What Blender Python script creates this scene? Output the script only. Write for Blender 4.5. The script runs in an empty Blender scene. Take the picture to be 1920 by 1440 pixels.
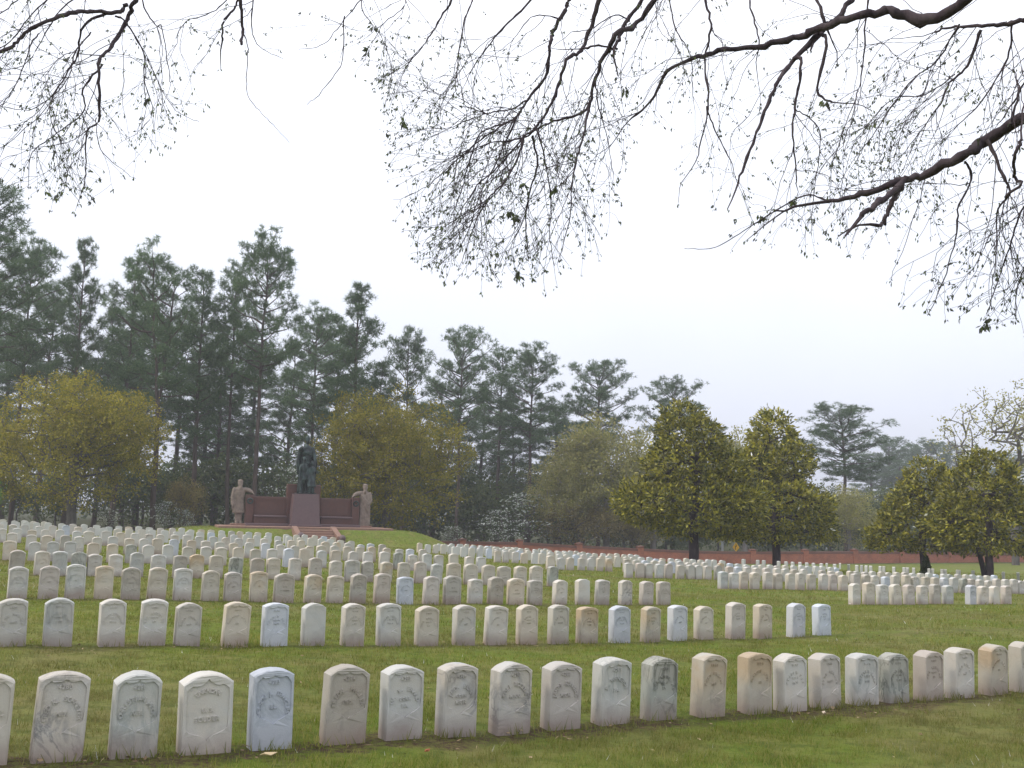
import bpy, bmesh, math, random
import numpy as np
from mathutils import Vector, Matrix, geometry

scene = bpy.context.scene
C = scene.collection
random.seed(7)
RAD = math.radians

# ---------------------------------------------------------------- camera
F_PX, PITCH, ROLL, EYE = 1850.0, math.atan(240 / 1850.0), RAD(1.4), 1.7
cam_d = bpy.data.cameras.new('camera')
cam_d.sensor_width = 36.0
cam_d.lens = F_PX / 1920.0 * 36.0
cam_d.clip_start, cam_d.clip_end = 0.05, 3000.0
cam = bpy.data.objects.new('camera', cam_d)
C.objects.link(cam)
_up = Vector((0, -math.sin(PITCH), math.cos(PITCH)))
_fw = Vector((0, math.cos(PITCH), math.sin(PITCH)))
_rt = Vector((1, 0, 0))
_cr = _rt * math.cos(ROLL) + _up * math.sin(ROLL)
_cu = -_rt * math.sin(ROLL) + _up * math.cos(ROLL)
cam.matrix_world = Matrix(((_cr.x, _cu.x, -_fw.x, 0), (_cr.y, _cu.y, -_fw.y, 0), (_cr.z, _cu.z, -_fw.z, EYE), (0, 0, 0, 1)))
scene.camera = cam

# ---------------------------------------------------------------- sky, sun, exposure
SUN_EL, SUN_AZ = RAD(40), RAD(-98)          # azimuth from +Y, negative = to the left
world = bpy.data.worlds.new('World')
scene.world = world
world.use_nodes = True
wn, wl = world.node_tree.nodes, world.node_tree.links
wn.clear()
w_out = wn.new('ShaderNodeOutputWorld')
w_bg = wn.new('ShaderNodeBackground')
w_sky = wn.new('ShaderNodeTexSky')
w_sky.sky_type = 'NISHITA'
w_sky.sun_disc = False
w_sky.sun_elevation = SUN_EL
w_sky.sun_rotation = SUN_AZ
w_sky.air_density, w_sky.dust_density, w_sky.ozone_density = 1.0, 6.0, 1.0
w_tc = wn.new('ShaderNodeTexCoord')
w_sep = wn.new('ShaderNodeSeparateXYZ')
w_ramp = wn.new('ShaderNodeValToRGB')       # overcast layer: a little dimmer and bluer low down
w_ramp.color_ramp.elements[0].position = 0.0
w_ramp.color_ramp.elements[0].color = (6.3, 6.6, 7.9, 1)
w_ramp.color_ramp.elements[1].position = 0.75
w_ramp.color_ramp.elements[1].color = (12.5, 12.6, 13.2, 1)
_e = w_ramp.color_ramp.elements.new(0.30)
_e.color = (9.4, 9.7, 10.6, 1)
w_no = wn.new('ShaderNodeTexNoise')
w_no.inputs['Scale'].default_value = 1.7
w_no.inputs['Detail'].default_value = 4
w_mr = wn.new('ShaderNodeMapRange')
w_mr.inputs['From Min'].default_value, w_mr.inputs['From Max'].default_value = 0.3, 0.7
w_mr.inputs['To Min'].default_value, w_mr.inputs['To Max'].default_value = 0.93, 1.07
w_mul = wn.new('ShaderNodeMix'); w_mul.data_type = 'RGBA'; w_mul.blend_type = 'MULTIPLY'
w_mul.inputs[0].default_value = 1.0
w_mix = wn.new('ShaderNodeMix'); w_mix.data_type = 'RGBA'
w_mix.inputs[0].default_value = 0.80         # cloud cover
wl.new(w_tc.outputs['Generated'], w_sep.inputs[0])
wl.new(w_sep.outputs['Z'], w_ramp.inputs[0])
wl.new(w_tc.outputs['Generated'], w_no.inputs['Vector'])
wl.new(w_no.outputs['Fac'], w_mr.inputs['Value'])
wl.new(w_ramp.outputs['Color'], w_mul.inputs[6])
wl.new(w_mr.outputs['Result'], w_mul.inputs[7])
wl.new(w_sky.outputs['Color'], w_mix.inputs[6])
wl.new(w_mul.outputs[2], w_mix.inputs[7])
wl.new(w_mix.outputs[2], w_bg.inputs['Color'])
w_bg.inputs['Strength'].default_value = 0.12
wl.new(w_bg.outputs[0], w_out.inputs['Surface'])

sun_d = bpy.data.lights.new('sun', 'SUN')
sun_d.energy, sun_d.angle, sun_d.color = 1.5, RAD(14), (1.0, 0.93, 0.80)
sun = bpy.data.objects.new('sun', sun_d)
C.objects.link(sun)
_sd = Vector((math.sin(SUN_AZ) * math.cos(SUN_EL), math.cos(SUN_AZ) * math.cos(SUN_EL), math.sin(SUN_EL)))
sun.rotation_euler = (-_sd).to_track_quat('-Z', 'Y').to_euler()
sun.location = (-20, 10, 40)

vs = scene.view_settings
vs.view_transform, vs.look, vs.exposure, vs.gamma, vs.use_curve_mapping = 'Standard', 'None', 0.26, 1.0, False
scene.cycles.max_bounces = 6
scene.cycles.diffuse_bounces = 3
scene.cycles.transparent_max_bounces = 6
scene.cycles.volume_bounces = 0
scene.cycles.use_denoising = True

# ---------------------------------------------------------------- helpers
def tag(o, label=None, cat=None, group=None, kind=None):
    if label: o['label'] = label
    if cat: o['category'] = cat
    if group: o['group'] = group
    if kind: o['kind'] = kind
    return o

def link(o, parent=None):
    C.objects.link(o)
    if parent is not None: o.parent = parent
    return o

def empty(name, loc=(0, 0, 0), rz=0.0):
    o = bpy.data.objects.new(name, None)
    o.empty_display_size = 0.1
    o.location = loc
    o.rotation_euler = (0, 0, rz)
    return link(o)

def np_mesh(name, verts, faces, mat=None, smooth=False):
    """faces: list of (m,k) int arrays"""
    me = bpy.data.meshes.new(name)
    verts = np.asarray(verts, dtype=np.float32)
    faces = [np.asarray(fa, dtype=np.int32) for fa in (faces if isinstance(faces, list) else [faces]) if len(fa)]
    me.vertices.add(len(verts))
    me.vertices.foreach_set('co', verts.ravel())
    nl = sum(fa.size for fa in faces)
    npoly = sum(len(fa) for fa in faces)
    me.loops.add(nl)
    me.loops.foreach_set('vertex_index', np.concatenate([fa.ravel() for fa in faces]))
    me.polygons.add(npoly)
    tot = np.concatenate([np.full(len(fa), fa.shape[1], np.int32) for fa in faces])
    st = np.zeros(npoly, np.int32); st[1:] = np.cumsum(tot)[:-1]
    me.polygons.foreach_set('loop_start', st)
    me.polygons.foreach_set('loop_total', tot)
    me.polygons.foreach_set('use_smooth', np.full(npoly, bool(smooth)))
    me.update(calc_edges=True)
    if mat: me.materials.append(mat)
    return me

def obj(name, me, parent=None, loc=None):
    o = bpy.data.objects.new(name, me)
    if loc is not None: o.location = loc
    return link(o, parent)

def merge(parts):
    """parts: list of (verts, [faces...]) -> one"""
    V, FA, off = [], {}, 0
    for v, fl in parts:
        v = np.asarray(v, float)
        if not len(v): continue
        V.append(v)
        for fa in (fl if isinstance(fl, list) else [fl]):
            fa = np.asarray(fa, int)
            if len(fa): FA.setdefault(fa.shape[1], []).append(fa + off)
        off += len(v)
    return np.concatenate(V), [np.concatenate(x) for x in FA.values()]

def box(x0, x1, y0, y1, z0, z1, bev=0.0):
    if bev <= 0:
        v = [(x, y, z) for z in (z0, z1) for y in (y0, y1) for x in (x0, x1)]
        fq = [(0, 2, 3, 1), (4, 5, 7, 6), (0, 1, 5, 4), (2, 6, 7, 3), (0, 4, 6, 2), (1, 3, 7, 5)]
        return np.array(v, float), np.array(fq)
    bm = bmesh.new()
    bmesh.ops.create_cube(bm, size=1)
    for q in bm.verts:
        q.co = Vector((x0 + (q.co.x + .5) * (x1 - x0), y0 + (q.co.y + .5) * (y1 - y0), z0 + (q.co.z + .5) * (z1 - z0)))
    bmesh.ops.bevel(bm, geom=bm.edges[:], offset=bev, segments=1, affect='EDGES')
    bmesh.ops.triangulate(bm, faces=bm.faces[:])
    bm.verts.index_update()
    v = np.array([q.co[:] for q in bm.verts]); fa = np.array([[q.index for q in x.verts] for x in bm.faces])
    bm.free()
    return v, fa

def tube(pts, rad, sides=6, cap=True):
    pts = np.asarray(pts, float); rad = np.asarray(rad, float)
    n = len(pts)
    T = np.gradient(pts, axis=0)
    T /= np.linalg.norm(T, axis=1, keepdims=True) + 1e-9
    ref = np.array([0.31, 0.22, 0.92]) if abs(T[0] @ np.array([0.31, 0.22, 0.92])) < .9 else np.array([0.9, 0.3, 0.1])
    A = np.cross(T, ref); A /= np.linalg.norm(A, axis=1, keepdims=True) + 1e-9
    B = np.cross(T, A)
    an = np.arange(sides) * 2 * math.pi / sides
    V = pts[:, None, :] + rad[:, None, None] * (A[:, None, :] * np.cos(an)[None, :, None] + B[:, None, :] * np.sin(an)[None, :, None])
    V = V.reshape(-1, 3)
    i = np.arange(n - 1)[:, None] * sides; j = np.arange(sides)[None, :]; k = (j + 1) % sides
    Q = np.stack([i + j, i + k, i + sides + k, i + sides + j], -1).reshape(-1, 4)
    return V, Q

def ellipsoid(c, r, seg=12, rings=8, rot=None):
    V, Q = [], []
    for a in range(rings + 1):
        th = math.pi * a / rings
        for b in range(seg):
            ph = 2 * math.pi * b / seg
            V.append((math.sin(th) * math.cos(ph) * r[0], math.sin(th) * math.sin(ph) * r[1], math.cos(th) * r[2]))
    for a in range(rings):
        for b in range(seg):
            b2 = (b + 1) % seg
            Q.append((a * seg + b, (a + 1) * seg + b, (a + 1) * seg + b2, a * seg + b2))
    V = np.array(V)
    if rot is not None: V = V @ np.array(rot.to_matrix()).T
    return V + np.array(c), np.array(Q)

def rings_loft(rs, seg=20):
    """rs: list of (z, cx, cy, rx, ry) from bottom to top, closed"""
    V, Q = [], []
    an = np.arange(seg) * 2 * math.pi / seg
    for z, cx, cy, rx, ry in rs:
        V += [(cx + rx * math.cos(a), cy + ry * math.sin(a), z) for a in an]
    n = len(rs)
    for i in range(n - 1):
        for j in range(seg):
            k = (j + 1) % seg
            Q.append((i * seg + j, i * seg + k, (i + 1) * seg + k, (i + 1) * seg + j))
    nv = len(V)
    V += [(rs[0][1], rs[0][2], rs[0][0]), (rs[-1][1], rs[-1][2], rs[-1][0])]
    T = []
    for j in range(seg):
        k = (j + 1) % seg
        T.append((nv, k, j)); T.append((nv + 1, (n - 1) * seg + j, (n - 1) * seg + k))
    return np.array(V, float), [np.array(Q), np.array(T)]

def unit(a):
    return a / (np.linalg.norm(a, axis=-1, keepdims=True) + 1e-9)

def leaf_quads(P, D, N, L, W):
    """rhombic leaves; P base points, D directions, N rough normals"""
    D = unit(D); S = unit(np.cross(D, N))
    L = np.asarray(L)[:, None]; W = np.asarray(W)[:, None]
    mid = P + D * L * .45
    V = np.stack([P, mid + S * W * .5, P + D * L, mid - S * W * .5], 1).reshape(-1, 3)
    Q = np.arange(len(P) * 4).reshape(-1, 4)
    return V, Q

def needle_tris(P, D, L, W, rng):
    D = unit(D)
    S = unit(np.cross(D, rng.normal(size=D.shape)))
    L = np.asarray(L)[:, None]; W = np.asarray(W)[:, None]
    V = np.stack([P + S * W * .5, P - S * W * .5, P + D * L], 1).reshape(-1, 3)
    return V, np.arange(len(P) * 3).reshape(-1, 3)

def ray(x, y):
    u, v = (x - 960) / F_PX, (720 - y) / F_PX
    u, v = u * math.cos(ROLL) - v * math.sin(ROLL), v * math.cos(ROLL) + u * math.sin(ROLL)
    return np.array([u, math.cos(PITCH) - math.sin(PITCH) * v, math.sin(PITCH) + math.cos(PITCH) * v])

def at(x, y, Y):
    """world point at distance Y ahead that the photograph shows at (x, y)"""
    d = ray(x, y); t = Y / d[1]
    return np.array([d[0] * t, Y, EYE + d[2] * t])

def proj(P):
    P = np.atleast_2d(np.asarray(P, float))
    q = P - np.array([0, 0, EYE])
    r = q @ np.array(_cr); u = q @ np.array(_cu); w = q @ np.array(_fw)
    return np.stack([960 + F_PX * r / w, 720 - F_PX * u / w], 1)

# ---------------------------------------------------------------- materials
def new_mat(name):
    m = bpy.data.materials.new(name); m.use_nodes = True
    nt = m.node_tree; nt.nodes.clear()
    out = nt.nodes.new('ShaderNodeOutputMaterial')
    return m, nt, out

def nd(nt, typ, **kw):
    n = nt.nodes.new(typ)
    for k, v in kw.items():
        if k in n.inputs: n.inputs[k].default_value = v
        else: setattr(n, k, v)
    return n

def noise(nt, vec, scale, detail=4.0, rough=.55, dist=0.0):
    n = nd(nt, 'ShaderNodeTexNoise')
    n.inputs['Scale'].default_value = scale; n.inputs['Detail'].default_value = detail
    n.inputs['Roughness'].default_value = rough; n.inputs['Distortion'].default_value = dist
    nt.links.new(vec, n.inputs['Vector'])
    return n.outputs['Fac']

def remap(nt, val, a, b, c=0.0, d=1.0):
    n = nd(nt, 'ShaderNodeMapRange')
    n.inputs['From Min'].default_value = a; n.inputs['From Max'].default_value = b
    n.inputs['To Min'].default_value = c; n.inputs['To Max'].default_value = d
    nt.links.new(val, n.inputs['Value'])
    return n.outputs['Result']

def math2(nt, op, a, b):
    n = nd(nt, 'ShaderNodeMath', operation=op)
    for i, q in enumerate((a, b)):
        if q is None: continue
        if isinstance(q, (int, float)): n.inputs[i].default_value = q
        else: nt.links.new(q, n.inputs[i])
    return n.outputs[0]

def mixc(nt, fac, a, b, blend='MIX'):
    n = nd(nt, 'ShaderNodeMix', data_type='RGBA', blend_type=blend)
    for i, q in ((0, fac), (6, a), (7, b)):
        if isinstance(q, (int, float)): n.inputs[i].default_value = q
        elif isinstance(q, tuple): n.inputs[i].default_value = (*q, 1)
        else: nt.links.new(q, n.inputs[i])
    return n.outputs[2]

def bump(nt, h, strength, dist=.01):
    n = nd(nt, 'ShaderNodeBump'); n.inputs['Strength'].default_value = strength; n.inputs['Distance'].default_value = dist
    nt.links.new(h, n.inputs['Height'])
    return n.outputs['Normal']

def surf(nt, out, col, rough=.8, spec=.25, normal=None):
    b = nd(nt, 'ShaderNodeBsdfPrincipled')
    if isinstance(col, tuple): b.inputs['Base Color'].default_value = (*col, 1)
    else: nt.links.new(col, b.inputs['Base Color'])
    if isinstance(rough, (int, float)): b.inputs['Roughness'].default_value = rough
    else: nt.links.new(rough, b.inputs['Roughness'])
    b.inputs['Specular IOR Level'].default_value = spec
    if normal is not None: nt.links.new(normal, b.inputs['Normal'])
    nt.links.new(b.outputs[0], out.inputs['Surface'])
    return b

def pos(nt): return nd(nt, 'ShaderNodeNewGeometry').outputs['Position']

def leaf_mat(name, cols, trans=.35, rough=.55, spec=.2, cscale=.9, clo=.8, chi=1.2, straw=None):
    """leaf colours picked at random for each leaf"""
    m, nt, out = new_mat(name)
    g = nd(nt, 'ShaderNodeNewGeometry')
    r = nd(nt, 'ShaderNodeValToRGB')
    el = r.color_ramp.elements
    for i, c in enumerate(cols):
        p_ = i / max(1, len(cols) - 1)
        e = el[0] if i == 0 else (el[1] if i == len(cols) - 1 else el.new(p_))
        e.position = p_; e.color = (*c, 1)
    nt.links.new(g.outputs['Random Per Island'], r.inputs[0])
    big = noise(nt, g.outputs['Position'], cscale, 2)
    oi = nd(nt, 'ShaderNodeObjectInfo')
    f1 = math2(nt, 'MULTIPLY', remap(nt, big, .3, .7, clo, chi), remap(nt, oi.outputs['Random'], 0, 1, .86, 1.14))
    hs = nd(nt, 'ShaderNodeHueSaturation')
    nt.links.new(f1, hs.inputs['Value']); nt.links.new(r.outputs[0], hs.inputs['Color'])
    if straw:
        sn = math2(nt, 'MULTIPLY', remap(nt, noise(nt, g.outputs['Position'], .45, 4, .6), .45, .66, 0, .75), remap(nt, noise(nt, g.outputs['Position'], 5.0, 3, .6), .35, .6, .3, 1))
        sc_ = mixc(nt, sn, hs.outputs[0], straw)
        hs = sc_.node; hs_out = sc_
    else: hs_out = hs.outputs[0]
    b = nd(nt, 'ShaderNodeBsdfPrincipled')
    nt.links.new(hs_out, b.inputs['Base Color'])
    b.inputs['Roughness'].default_value = rough; b.inputs['Specular IOR Level'].default_value = spec
    if trans > 0:
        t = nd(nt, 'ShaderNodeBsdfTranslucent')
        nt.links.new(hs_out, t.inputs['Color'])
        mx = nd(nt, 'ShaderNodeMixShader'); mx.inputs[0].default_value = trans
        nt.links.new(b.outputs[0], mx.inputs[1]); nt.links.new(t.outputs[0], mx.inputs[2])
        nt.links.new(mx.outputs[0], out.inputs['Surface'])
    else:
        nt.links.new(b.outputs[0], out.inputs['Surface'])
    return m

def bark_mat(name, c1, c2, scale=9.0):
    m, nt, out = new_mat(name)
    tc = nd(nt, 'ShaderNodeTexCoord')
    mp = nd(nt, 'ShaderNodeMapping'); mp.inputs['Scale'].default_value = (1, 1, .25)
    nt.links.new(tc.outputs['Object'], mp.inputs['Vector'])
    n = noise(nt, mp.outputs[0], scale, 6, .65)
    col = mixc(nt, remap(nt, n, .35, .65), c1, c2)
    surf(nt, out, col, .9, .1, bump(nt, n, .7, .03))
    return m

def marble(name, base, warm, vein, vein_amt, vscale, stain, stain_amt, clean=.0, streak=1.0):
    """weathered headstone marble: veins, orange iron stain in blotches, red soil splash at the foot"""
    m, nt, out = new_mat(name)
    P = pos(nt)
    mp = nd(nt, 'ShaderNodeMapping')
    mp.inputs['Scale'].default_value = (1.0, 1.0, streak)
    mp.inputs['Rotation'].default_value = (.0, .45, .0)
    nt.links.new(P, mp.inputs['Vector'])
    n1 = noise(nt, P, 5.0, 5, .6)
    n2 = noise(nt, mp.outputs[0], vscale, 6, .62, 1.6)
    n3 = noise(nt, P, 3.1, 3, .5, .4)
    nf = noise(nt, P, 120.0, 4, .7)
    oi = nd(nt, 'ShaderNodeObjectInfo')
    col = mixc(nt, remap(nt, n1, .35, .68), base, warm)
    ridge = math2(nt, 'ABSOLUTE', math2(nt, 'SUBTRACT', n2, .5), None)
    vm = math2(nt, 'MULTIPLY', remap(nt, ridge, .0, .05, 1, 0), remap(nt, n3, .42, .60, 0, vein_amt))
    vm2 = math2(nt, 'MULTIPLY', remap(nt, n2, .54, .66, 0, 1), remap(nt, n1, .46, .60, 0, vein_amt * .6))
    col = mixc(nt, math2(nt, 'MAXIMUM', vm, vm2), col, vein)
    ob = nd(nt, 'ShaderNodeTexCoord')
    sp = nd(nt, 'ShaderNodeSeparateXYZ'); nt.links.new(ob.outputs['Object'], sp.inputs[0])
    z = sp.outputs['Z']
    st = math2(nt, 'MULTIPLY', remap(nt, n3, .40, .58, 0, stain_amt), remap(nt, z, .12, .30, .15, 1))
    col = mixc(nt, st, col, stain)
    # soil splash
    zz = math2(nt, 'ADD', z, remap(nt, n1, .3, .7, -.05, .05))
    col = mixc(nt, remap(nt, zz, .01, .15, .72 * (1 - clean), 0), col, (.28, .20, .165))
    # grime specks
    col = mixc(nt, remap(nt, nf, .60, .72, 0, .35 * (1 - clean * .6)), col, (.22, .21, .19))
    col = mixc(nt, 1.0, col, (.90, .90, .90), 'MULTIPLY')
    # per-stone tint
    col = mixc(nt, 1.0, col, oi.outputs['Color'], 'MULTIPLY')
    surf(nt, out, col, .62, .3, bump(nt, nf, .35, .004))
    return m

MB = {
 'w': marble('weathered_white_marble', (.57, .57, .55), (.59, .55, .49), (.34, .36, .36), .30, 3.0, (.55, .46, .36), .22),
 'c': marble('cream_marble', (.57, .54, .47), (.54, .50, .44), (.36, .36, .33), .28, 3.5, (.52, .42, .30), .35),
 'b': marble('clean_bluish_marble', (.55, .585, .65), (.55, .57, .61), (.33, .37, .43), .45, 2.6, (.55, .52, .47), .06, clean=.75),
 'g': marble('grey_veined_marble', (.50, .52, .51), (.54, .52, .48), (.27, .31, .31), .55, 4.0, (.50, .43, .34), .15, streak=.35),
 'o': marble('rust_stained_marble', (.56, .53, .46), (.55, .49, .40), (.26, .28, .28), .50, 4.0, (.53, .38, .22), .70),
 'd': marble('dark_streaked_marble', (.44, .46, .42), (.37, .39, .36), (.11, .14, .135), .95, 6.0, (.42, .35, .27), .30, streak=.3),
 'k': marble('grey_brown_marble', (.48, .46, .42), (.43, .40, .35), (.27, .27, .25), .50, 5.0, (.43, .35, .28), .35),
 'v': marble('blue_veined_white_marble', (.57, .57, .56), (.58, .54, .48), (.14, .16, .19), .85, 3.2, (.57, .46, .33), .35),
 'p': marble('pinkish_marble', (.55, .52, .48), (.53, .48, .435), (.34, .32, .30), .30, 3.4, (.49, .40, .33), .3),
}
COLOUR_WORD = {'w': 'weathered white', 'c': 'cream', 'b': 'clean bluish-white', 'g': 'grey-veined', 'o': 'rust-stained', 'd': 'dark grey-green streaked', 'k': 'grey-brown', 'v': 'blue-veined white', 'p': 'pinkish'}

# ---------------------------------------------------------------- ground shape
GP = np.array([(-2.12,4.9,.50),(-.87,5.58,.43),(.03,6.07,.40),(1.0,6.59,.39),(2.01,7.14,.38),(2.94,7.65,.37),(3.96,8.21,.35),
(-4.11,8.51,.49),(-3.13,9.04,.45),(-2.17,9.57,.39),(-1.16,10.12,.35),(-.1,10.69,.31),(.91,11.24,.28),(2.01,11.85,.25),(3.16,12.47,.24),
(-5.92,12.17,.52),(-5.07,12.64,.50),(-4.22,13.1,.46),(-3.35,13.57,.43),(-2.41,14.09,.38),(-1.48,14.6,.35),(-.48,15.14,.33),(.43,15.64,.29),(1.53,16.23,.25),(2.62,16.83,.23),
(6.62,19.01,.13),(10.7,21.23,.03),(-7.8,15.8,.52),(-5.92,16.83,.48),(-3.85,17.95,.40),(-1.85,19.04,.32),(.91,20.55,.21),(5.5,23.05,.07),(9.35,25.15,-.03),(12.01,26.6,-.14),
(-9.61,19.46,.53),(-8.74,19.94,.51),(-7.22,20.76,.45),(-4.43,22.29,.38),(-3.21,22.95,.34),(-.93,24.19,.24),(3.47,26.59,.05),(5.76,27.84,-.02),(8.58,29.38,-.15),(12.15,31.32,-.27),
(-11.4,23.14,.55),(-8.48,24.73,.43),(-6.99,25.54,.37),(-4.48,26.91,.28),(-2.43,28.03,.21),(1.46,30.15,-.01),(3.82,31.43,-.07),(-13.44,26.68,.56),(-10.72,28.16,.49),(-9.7,28.71,.43),(-5.5,31.0,.26),(-.85,33.54,.04),(1.63,34.89,-.10),
(-14.11,30.96,.55),(-9.06,33.71,.34),(-6.26,35.24,.21),(-17.13,33.96,.59),(-14.76,35.26,.51),(-12.7,36.38,.43),(-10.15,37.77,.35),(-8.16,38.85,.25),(-4.83,40.67,.0),(-2.3,42.05,-.14),(1.11,43.91,-.28),
(0,0,.42),(-6,1,.60),(6,1,.36),(0,-12,.45),(-18,-2,.9),(20,-2,.25),(22,14,.05),(-22,24,.75),(-28,40,.6),(-32,58,.25),(-18,52,.15),(-6,52,-.30),(5,55,-.72),(7.8,42,-.38),(12.3,46,-.65),(18.1,44,-.72),(22,60,-1.35),(30,60,-1.35),
(30.4,88,-2.05),(36,90,-1.97),(47,93,-1.80),(10.8,82.6,-2.12),(.7,80,-1.80),(-6.3,77,-1.75),(-30,80,-.6),(45,45,-1.2),(60,70,-1.5),(40,25,-.5)], float)

def _tps_fit(P, lam):
    n = len(P)
    d = np.linalg.norm(P[:, None, :2] - P[None, :, :2], axis=2)
    K = np.where(d > 0, d * d * np.log(d + 1e-12), 0) + lam * np.eye(n)
    A = np.hstack([np.ones((n, 1)), P[:, :2]])
    M = np.block([[K, A], [A.T, np.zeros((3, 3))]])
    return np.linalg.solve(M, np.concatenate([P[:, 2], np.zeros(3)]))
_W = _tps_fit(GP, 8.0)
MON = np.array([-12.1, 58.6]); MON_PHI = RAD(20)
MU = np.array([math.cos(MON_PHI), math.sin(MON_PHI)]); MV = np.array([-math.sin(MON_PHI), math.cos(MON_PHI)])
MON_Z = .45

def G(x, y):
    """ground height"""
    x = np.atleast_1d(np.asarray(x, float)); y = np.atleast_1d(np.asarray(y, float))
    xc = np.clip(x, -45, 62); yc = np.clip(y, -14, 94)
    d = np.sqrt((xc[:, None] - GP[None, :, 0]) ** 2 + (yc[:, None] - GP[None, :, 1]) ** 2)
    z = np.where(d > 0, d * d * np.log(d + 1e-12), 0) @ _W[:-3] + _W[-3] + _W[-2] * xc + _W[-1] * yc
    # the mound of the monument
    a = (x - MON[0]) * MU[0] + (y - MON[1]) * MU[1]; b = (x - MON[0]) * MV[0] + (y - MON[1]) * MV[1]
    dx = np.maximum(np.abs(a) - 5.6, 0); dy = np.maximum(np.abs(b) - 2.6, 0) * 1.6
    q = np.clip(1 - np.sqrt(dx * dx + dy * dy) / 4.2, 0, 1)
    q = q * q * (3 - 2 * q)
    z = z * (1 - q) + np.maximum(z, MON_Z) * q
    z = z - .22 * np.clip((1.75 - np.abs(a)) / .3, 0, 1) * np.clip((-2.5 - b) / .3, 0, 1) * np.clip((b + 5.3) / .6, 0, 1)      # bed of the steps
    # rolling far country
    far = np.clip((np.hypot(x, y - 20) - 110) / 200, 0, 1)
    return z * (1 - far) + (-2.2 + 1.2 * np.sin(x * .011) * np.cos(y * .009)) * far
def g1(x, y): return float(G(x, y)[0])

ROW_M, ROW_C0, ROW_DC = .545, 6.05, 4.66
ROW_ANG = math.atan(ROW_M)

def ground_material():
    m, nt, out = new_mat('lawn_and_soil')
    P = pos(nt)
    sp = nd(nt, 'ShaderNodeSeparateXYZ'); nt.links.new(P, sp.inputs[0])
    X, Y = sp.outputs['X'], sp.outputs['Y']
    n_big = noise(nt, P, .35, 4, .55)
    n_mid = noise(nt, P, 2.2, 5, .6)
    n_fin = noise(nt, P, 26.0, 5, .7)
    n_vf = noise(nt, P, 110.0, 3, .7)
    g = mixc(nt, remap(nt, n_big, .35, .65), (.115, .170, .020), (.160, .195, .034))
    g = mixc(nt, remap(nt, n_mid, .45, .70, 0, .8), g, (.205, .18, .06))
    g = mixc(nt, remap(nt, n_fin, .48, .66, 0, .65), g, (.075, .11, .016))
    g = mixc(nt, remap(nt, n_vf, .55, .70, 0, .35), g, (.28, .25, .11))
    n_st = noise(nt, P, .45, 4, .6)
    g = mixc(nt, remap(nt, n_st, .45, .66, 0, .6), g, (.215, .185, .085))
    n_8 = noise(nt, P, 7.0, 5, .65)
    g = mixc(nt, remap(nt, n_8, .46, .62, 0, .55), g, (.060, .085, .018))
    # worn soil along each row of stones
    t = math2(nt, 'MULTIPLY', X, ROW_M)
    t = math2(nt, 'SUBTRACT', Y, t)
    t = math2(nt, 'DIVIDE', math2(nt, 'SUBTRACT', t, ROW_C0 - ROW_DC * .5 - .08), ROW_DC)
    fr = math2(nt, 'FRACT', t, None)
    ds = math2(nt, 'ABSOLUTE', math2(nt, 'SUBTRACT', fr, .5), None)
    ds = math2(nt, 'ADD', ds, remap(nt, n_mid, .3, .7, .05, -.05))
    strip = math2(nt, 'MULTIPLY', remap(nt, ds, .025, .06, 1, 0), remap(nt, n_fin, .42, .58, .25, .95))
    t0 = math2(nt, 'SUBTRACT', Y, math2(nt, 'MULTIPLY', X, ROW_M))
    inside = math2(nt, 'MULTIPLY', remap(nt, t0, 7.5, 9.5, 1, .35), remap(nt, Y, 30, 45, 1, 0))
    soil = mixc(nt, remap(nt, n_vf, .4, .65), (.060, .036, .028), (.115, .075, .055))
    col = mixc(nt, math2(nt, 'MULTIPLY', strip, inside), g, soil)
    # forest floor beyond the wall
    fl = mixc(nt, remap(nt, n_mid, .35, .65), (.055, .048, .028), (.05, .065, .022))
    yl = math2(nt, 'SUBTRACT', Y, math2(nt, 'MULTIPLY', X, .27))
    col = mixc(nt, remap(nt, math2(nt, 'ADD', yl, remap(nt, n_mid, .3, .7, -2, 2)), 76, 80), col, fl)
    h = math2(nt, 'ADD', n_fin, math2(nt, 'MULTIPLY', n_vf, .5))
    surf(nt, out, col, .95, .1, bump(nt, h, .8, .03))
    return m

def build_ground():
    ax = np.concatenate([np.linspace(-1500, -80, 14), np.arange(-70, -24, 3.0), np.arange(-24, 26, .5), np.arange(26, 80, 3.0), np.linspace(90, 1500, 14)])
    ay = np.concatenate([np.linspace(-400, -20, 8), np.arange(-14, 2, 1.0), np.arange(2, 70, .5), np.arange(70, 120, 2.0), np.linspace(130, 2200, 18)])
    Xg, Yg = np.meshgrid(ax, ay)
    z = G(Xg.ravel(), Yg.ravel())
    rng = np.random.default_rng(3)
    near = (np.abs(Xg.ravel()) < 24) & (Yg.ravel() > 2) & (Yg.ravel() < 50)
    z = z + near * rng.normal(0, .008, z.shape)
    V = np.stack([Xg.ravel(), Yg.ravel(), z], 1)
    nx, ny = len(ax), len(ay)
    i = np.arange(ny - 1)[:, None] * nx; j = np.arange(nx - 1)[None, :]
    Q = np.stack([i + j, i + j + 1, i + nx + j + 1, i + nx + j], -1).reshape(-1, 4)
    o = obj('ground', np_mesh('ground', V, [Q], ground_material(), smooth=True))
    tag(o, kind='structure')
build_ground()

# ---------------------------------------------------------------- headstones
SW, SH, ST = .255, .40, .105          # face width, height above ground, thickness

def outline(w, H, rise, zb=-.16, n=12, inset=0.0):
    hw = w / 2 - inset
    pts = [(-hw, zb), (-hw, .1), (-hw, H - rise - inset * .7)]
    R = ((w / 2) ** 2 + rise ** 2) / (2 * rise)
    zc = H - R
    for i in range(1, n):
        x = -hw + 2 * hw * i / n
        pts.append((x, zc + math.sqrt(max(R * R - x * x, 0)) - inset))
    pts += [(hw, H - rise - inset * .7), (hw, .1), (hw, zb)]
    return pts

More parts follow.
